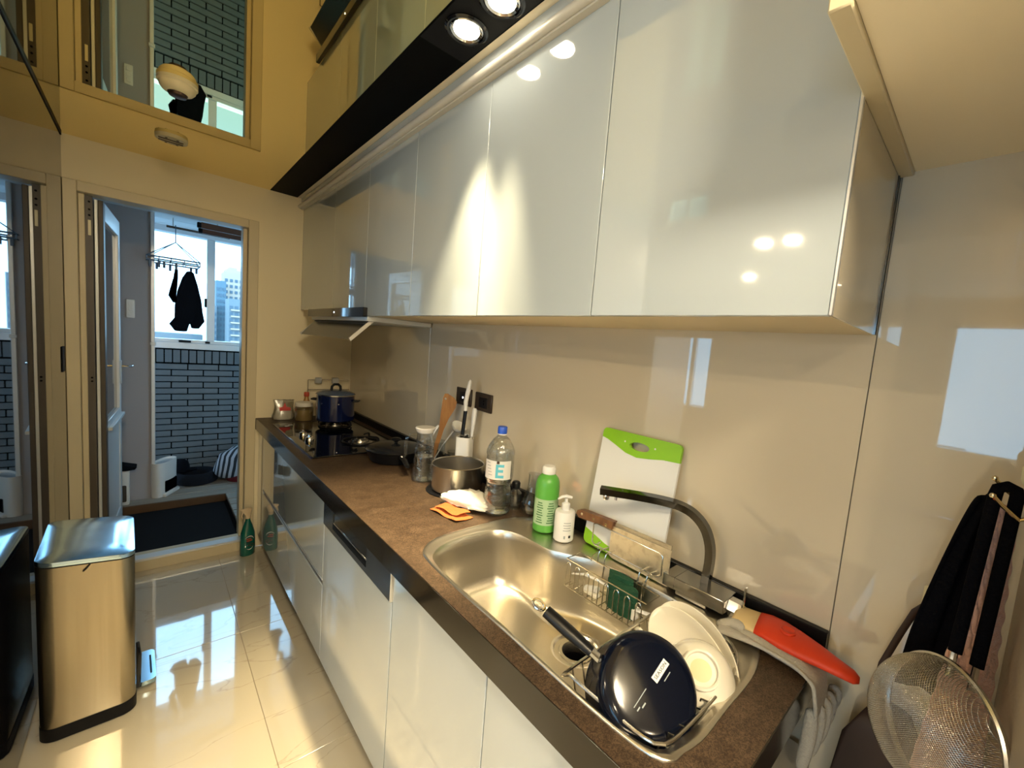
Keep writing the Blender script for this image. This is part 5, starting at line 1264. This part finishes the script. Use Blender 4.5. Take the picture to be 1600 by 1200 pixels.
# garments
t = thing('black_shorts', 'black garment clipped to the hanger in front of the window', 'garment', (-0.885, 4.54, 1.44))
flat_loft([(-0.050, 0, 0.0, 0.040, 0.006, 0.15), (-0.060, 0, 0.05, 0.062, 0.012, 0.15), (-0.030, 0, 0.10, 0.060, 0.02, 0.1), (-0.022, 0, 0.20, 0.066, 0.03, 0.1), (-0.012, 0, 0.32, 0.060, 0.03, 0.1), (-0.002, 0, 0.42, 0.042, 0.02, 0.1), (0.004, 0, 0.472, 0.022, 0.010, 0.1)], 'front', 'dark_cloth', t)
flat_loft([(0.040, 0.015, 0.03, 0.026, 0.006, -0.1), (0.050, 0.015, 0.09, 0.050, 0.02, -0.1), (0.038, 0.015, 0.16, 0.050, 0.02, -0.1), (0.032, 0.015, 0.26, 0.046, 0.02, -0.1), (0.020, 0.012, 0.38, 0.034, 0.02, 0.0), (0.012, 0.008, 0.468, 0.018, 0.01, 0.0)], 'leg', 'dark_cloth', t)
t = thing('grey_sock', 'pale sock clipped to the hanger left of the black garment', 'sock', (-0.972, 4.50, 1.722))
flat_loft([(0.0, 0, -0.06, 0.014, 0.004, 0), (-0.016, 0, -0.01, 0.024, 0.010, 0), (-0.006, 0, 0.06, 0.020, 0.012, 0), (0.004, 0, 0.13, 0.014, 0.010, 0), (0.008, 0, 0.195, 0.010, 0.006, 0)], 'cloth', 'blue_wire', t)

# ================================================================== CITY OUTSIDE
def block(label, x0, x1, y, depth, ztop, m, rows, cols, zb=-40.0, bal=False, crown=None):
    t = thing('tower_block', label, 'building', ((x0 + x1) / 2, y, zb))
    w = x1 - x0; h = ztop - zb
    obj('walls', bx(-w / 2, w / 2, 0, depth, 0, h), m, t, smooth=0)
    if crown:
        for k, (a, hh) in enumerate(crown): obj('crown', bx(-w / 2 * a, w / 2 * a, depth * 0.1 * (k + 1), depth * 0.9, h + (crown[k - 1][1] if k else 0), h + hh), m, t, smooth=0)
    px = w / cols; pz = 3.2; wm = None
    for r in range(rows):
        z = h - 2.0 - pz * (r + 1)
        for c in range(cols):
            if wm is None:
                o = obj('window', bx(-px * 0.28, px * 0.28, -0.25, 0.0, 0, 1.6), 'bld_win', t, loc=(-w / 2 + px * (c + 0.5), 0, z), smooth=0); wm = o.data
            else: link('window', wm, None, t, (-w / 2 + px * (c + 0.5), 0, z))
        if bal: obj('balcony', bx(-w * 0.42, w * 0.42, -1.2, 0, z - 0.9, z - 0.1), 'bld_pale', t, smooth=0)
    return t
K = 5.0
def bx_(x): return -1.12 + (x + 1.12) * K
def bz_(z): return 1.54 + (z - 1.54) * K
block('tall pale tower with stepped crown beyond the right window pane', bx_(4.95), bx_(6.75), 300, 14, bz_(7.15), 'bld_pale', 8, 4, crown=((0.75, 1.8), (0.4, 3.2)))
block('dark blue apartment block left of the pale tower', bx_(4.10), bx_(4.95), 290, 14, bz_(5.95), 'bld_blue', 11, 3)
block('blue apartment block with white balcony bands in front of the pale tower', bx_(4.75), bx_(6.95), 270, 14, bz_(4.0), 'bld_mid', 8, 5, bal=True)
block('low blue apartment block behind the hanging garment', bx_(3.35), bx_(4.08), 285, 12, bz_(3.2), 'bld_mid', 6, 3)
block('low hazy row of buildings along the bottom of the left pane', bx_(-3.0), bx_(3.3), 310, 14, bz_(-0.10), 'bld_mid', 2, 20)
gr = struct(obj('ground_city', bx(-400, 300, 6.5, 700, -42, -40.2), 'bld_mid', smooth=0)); gr.name = 'ground'
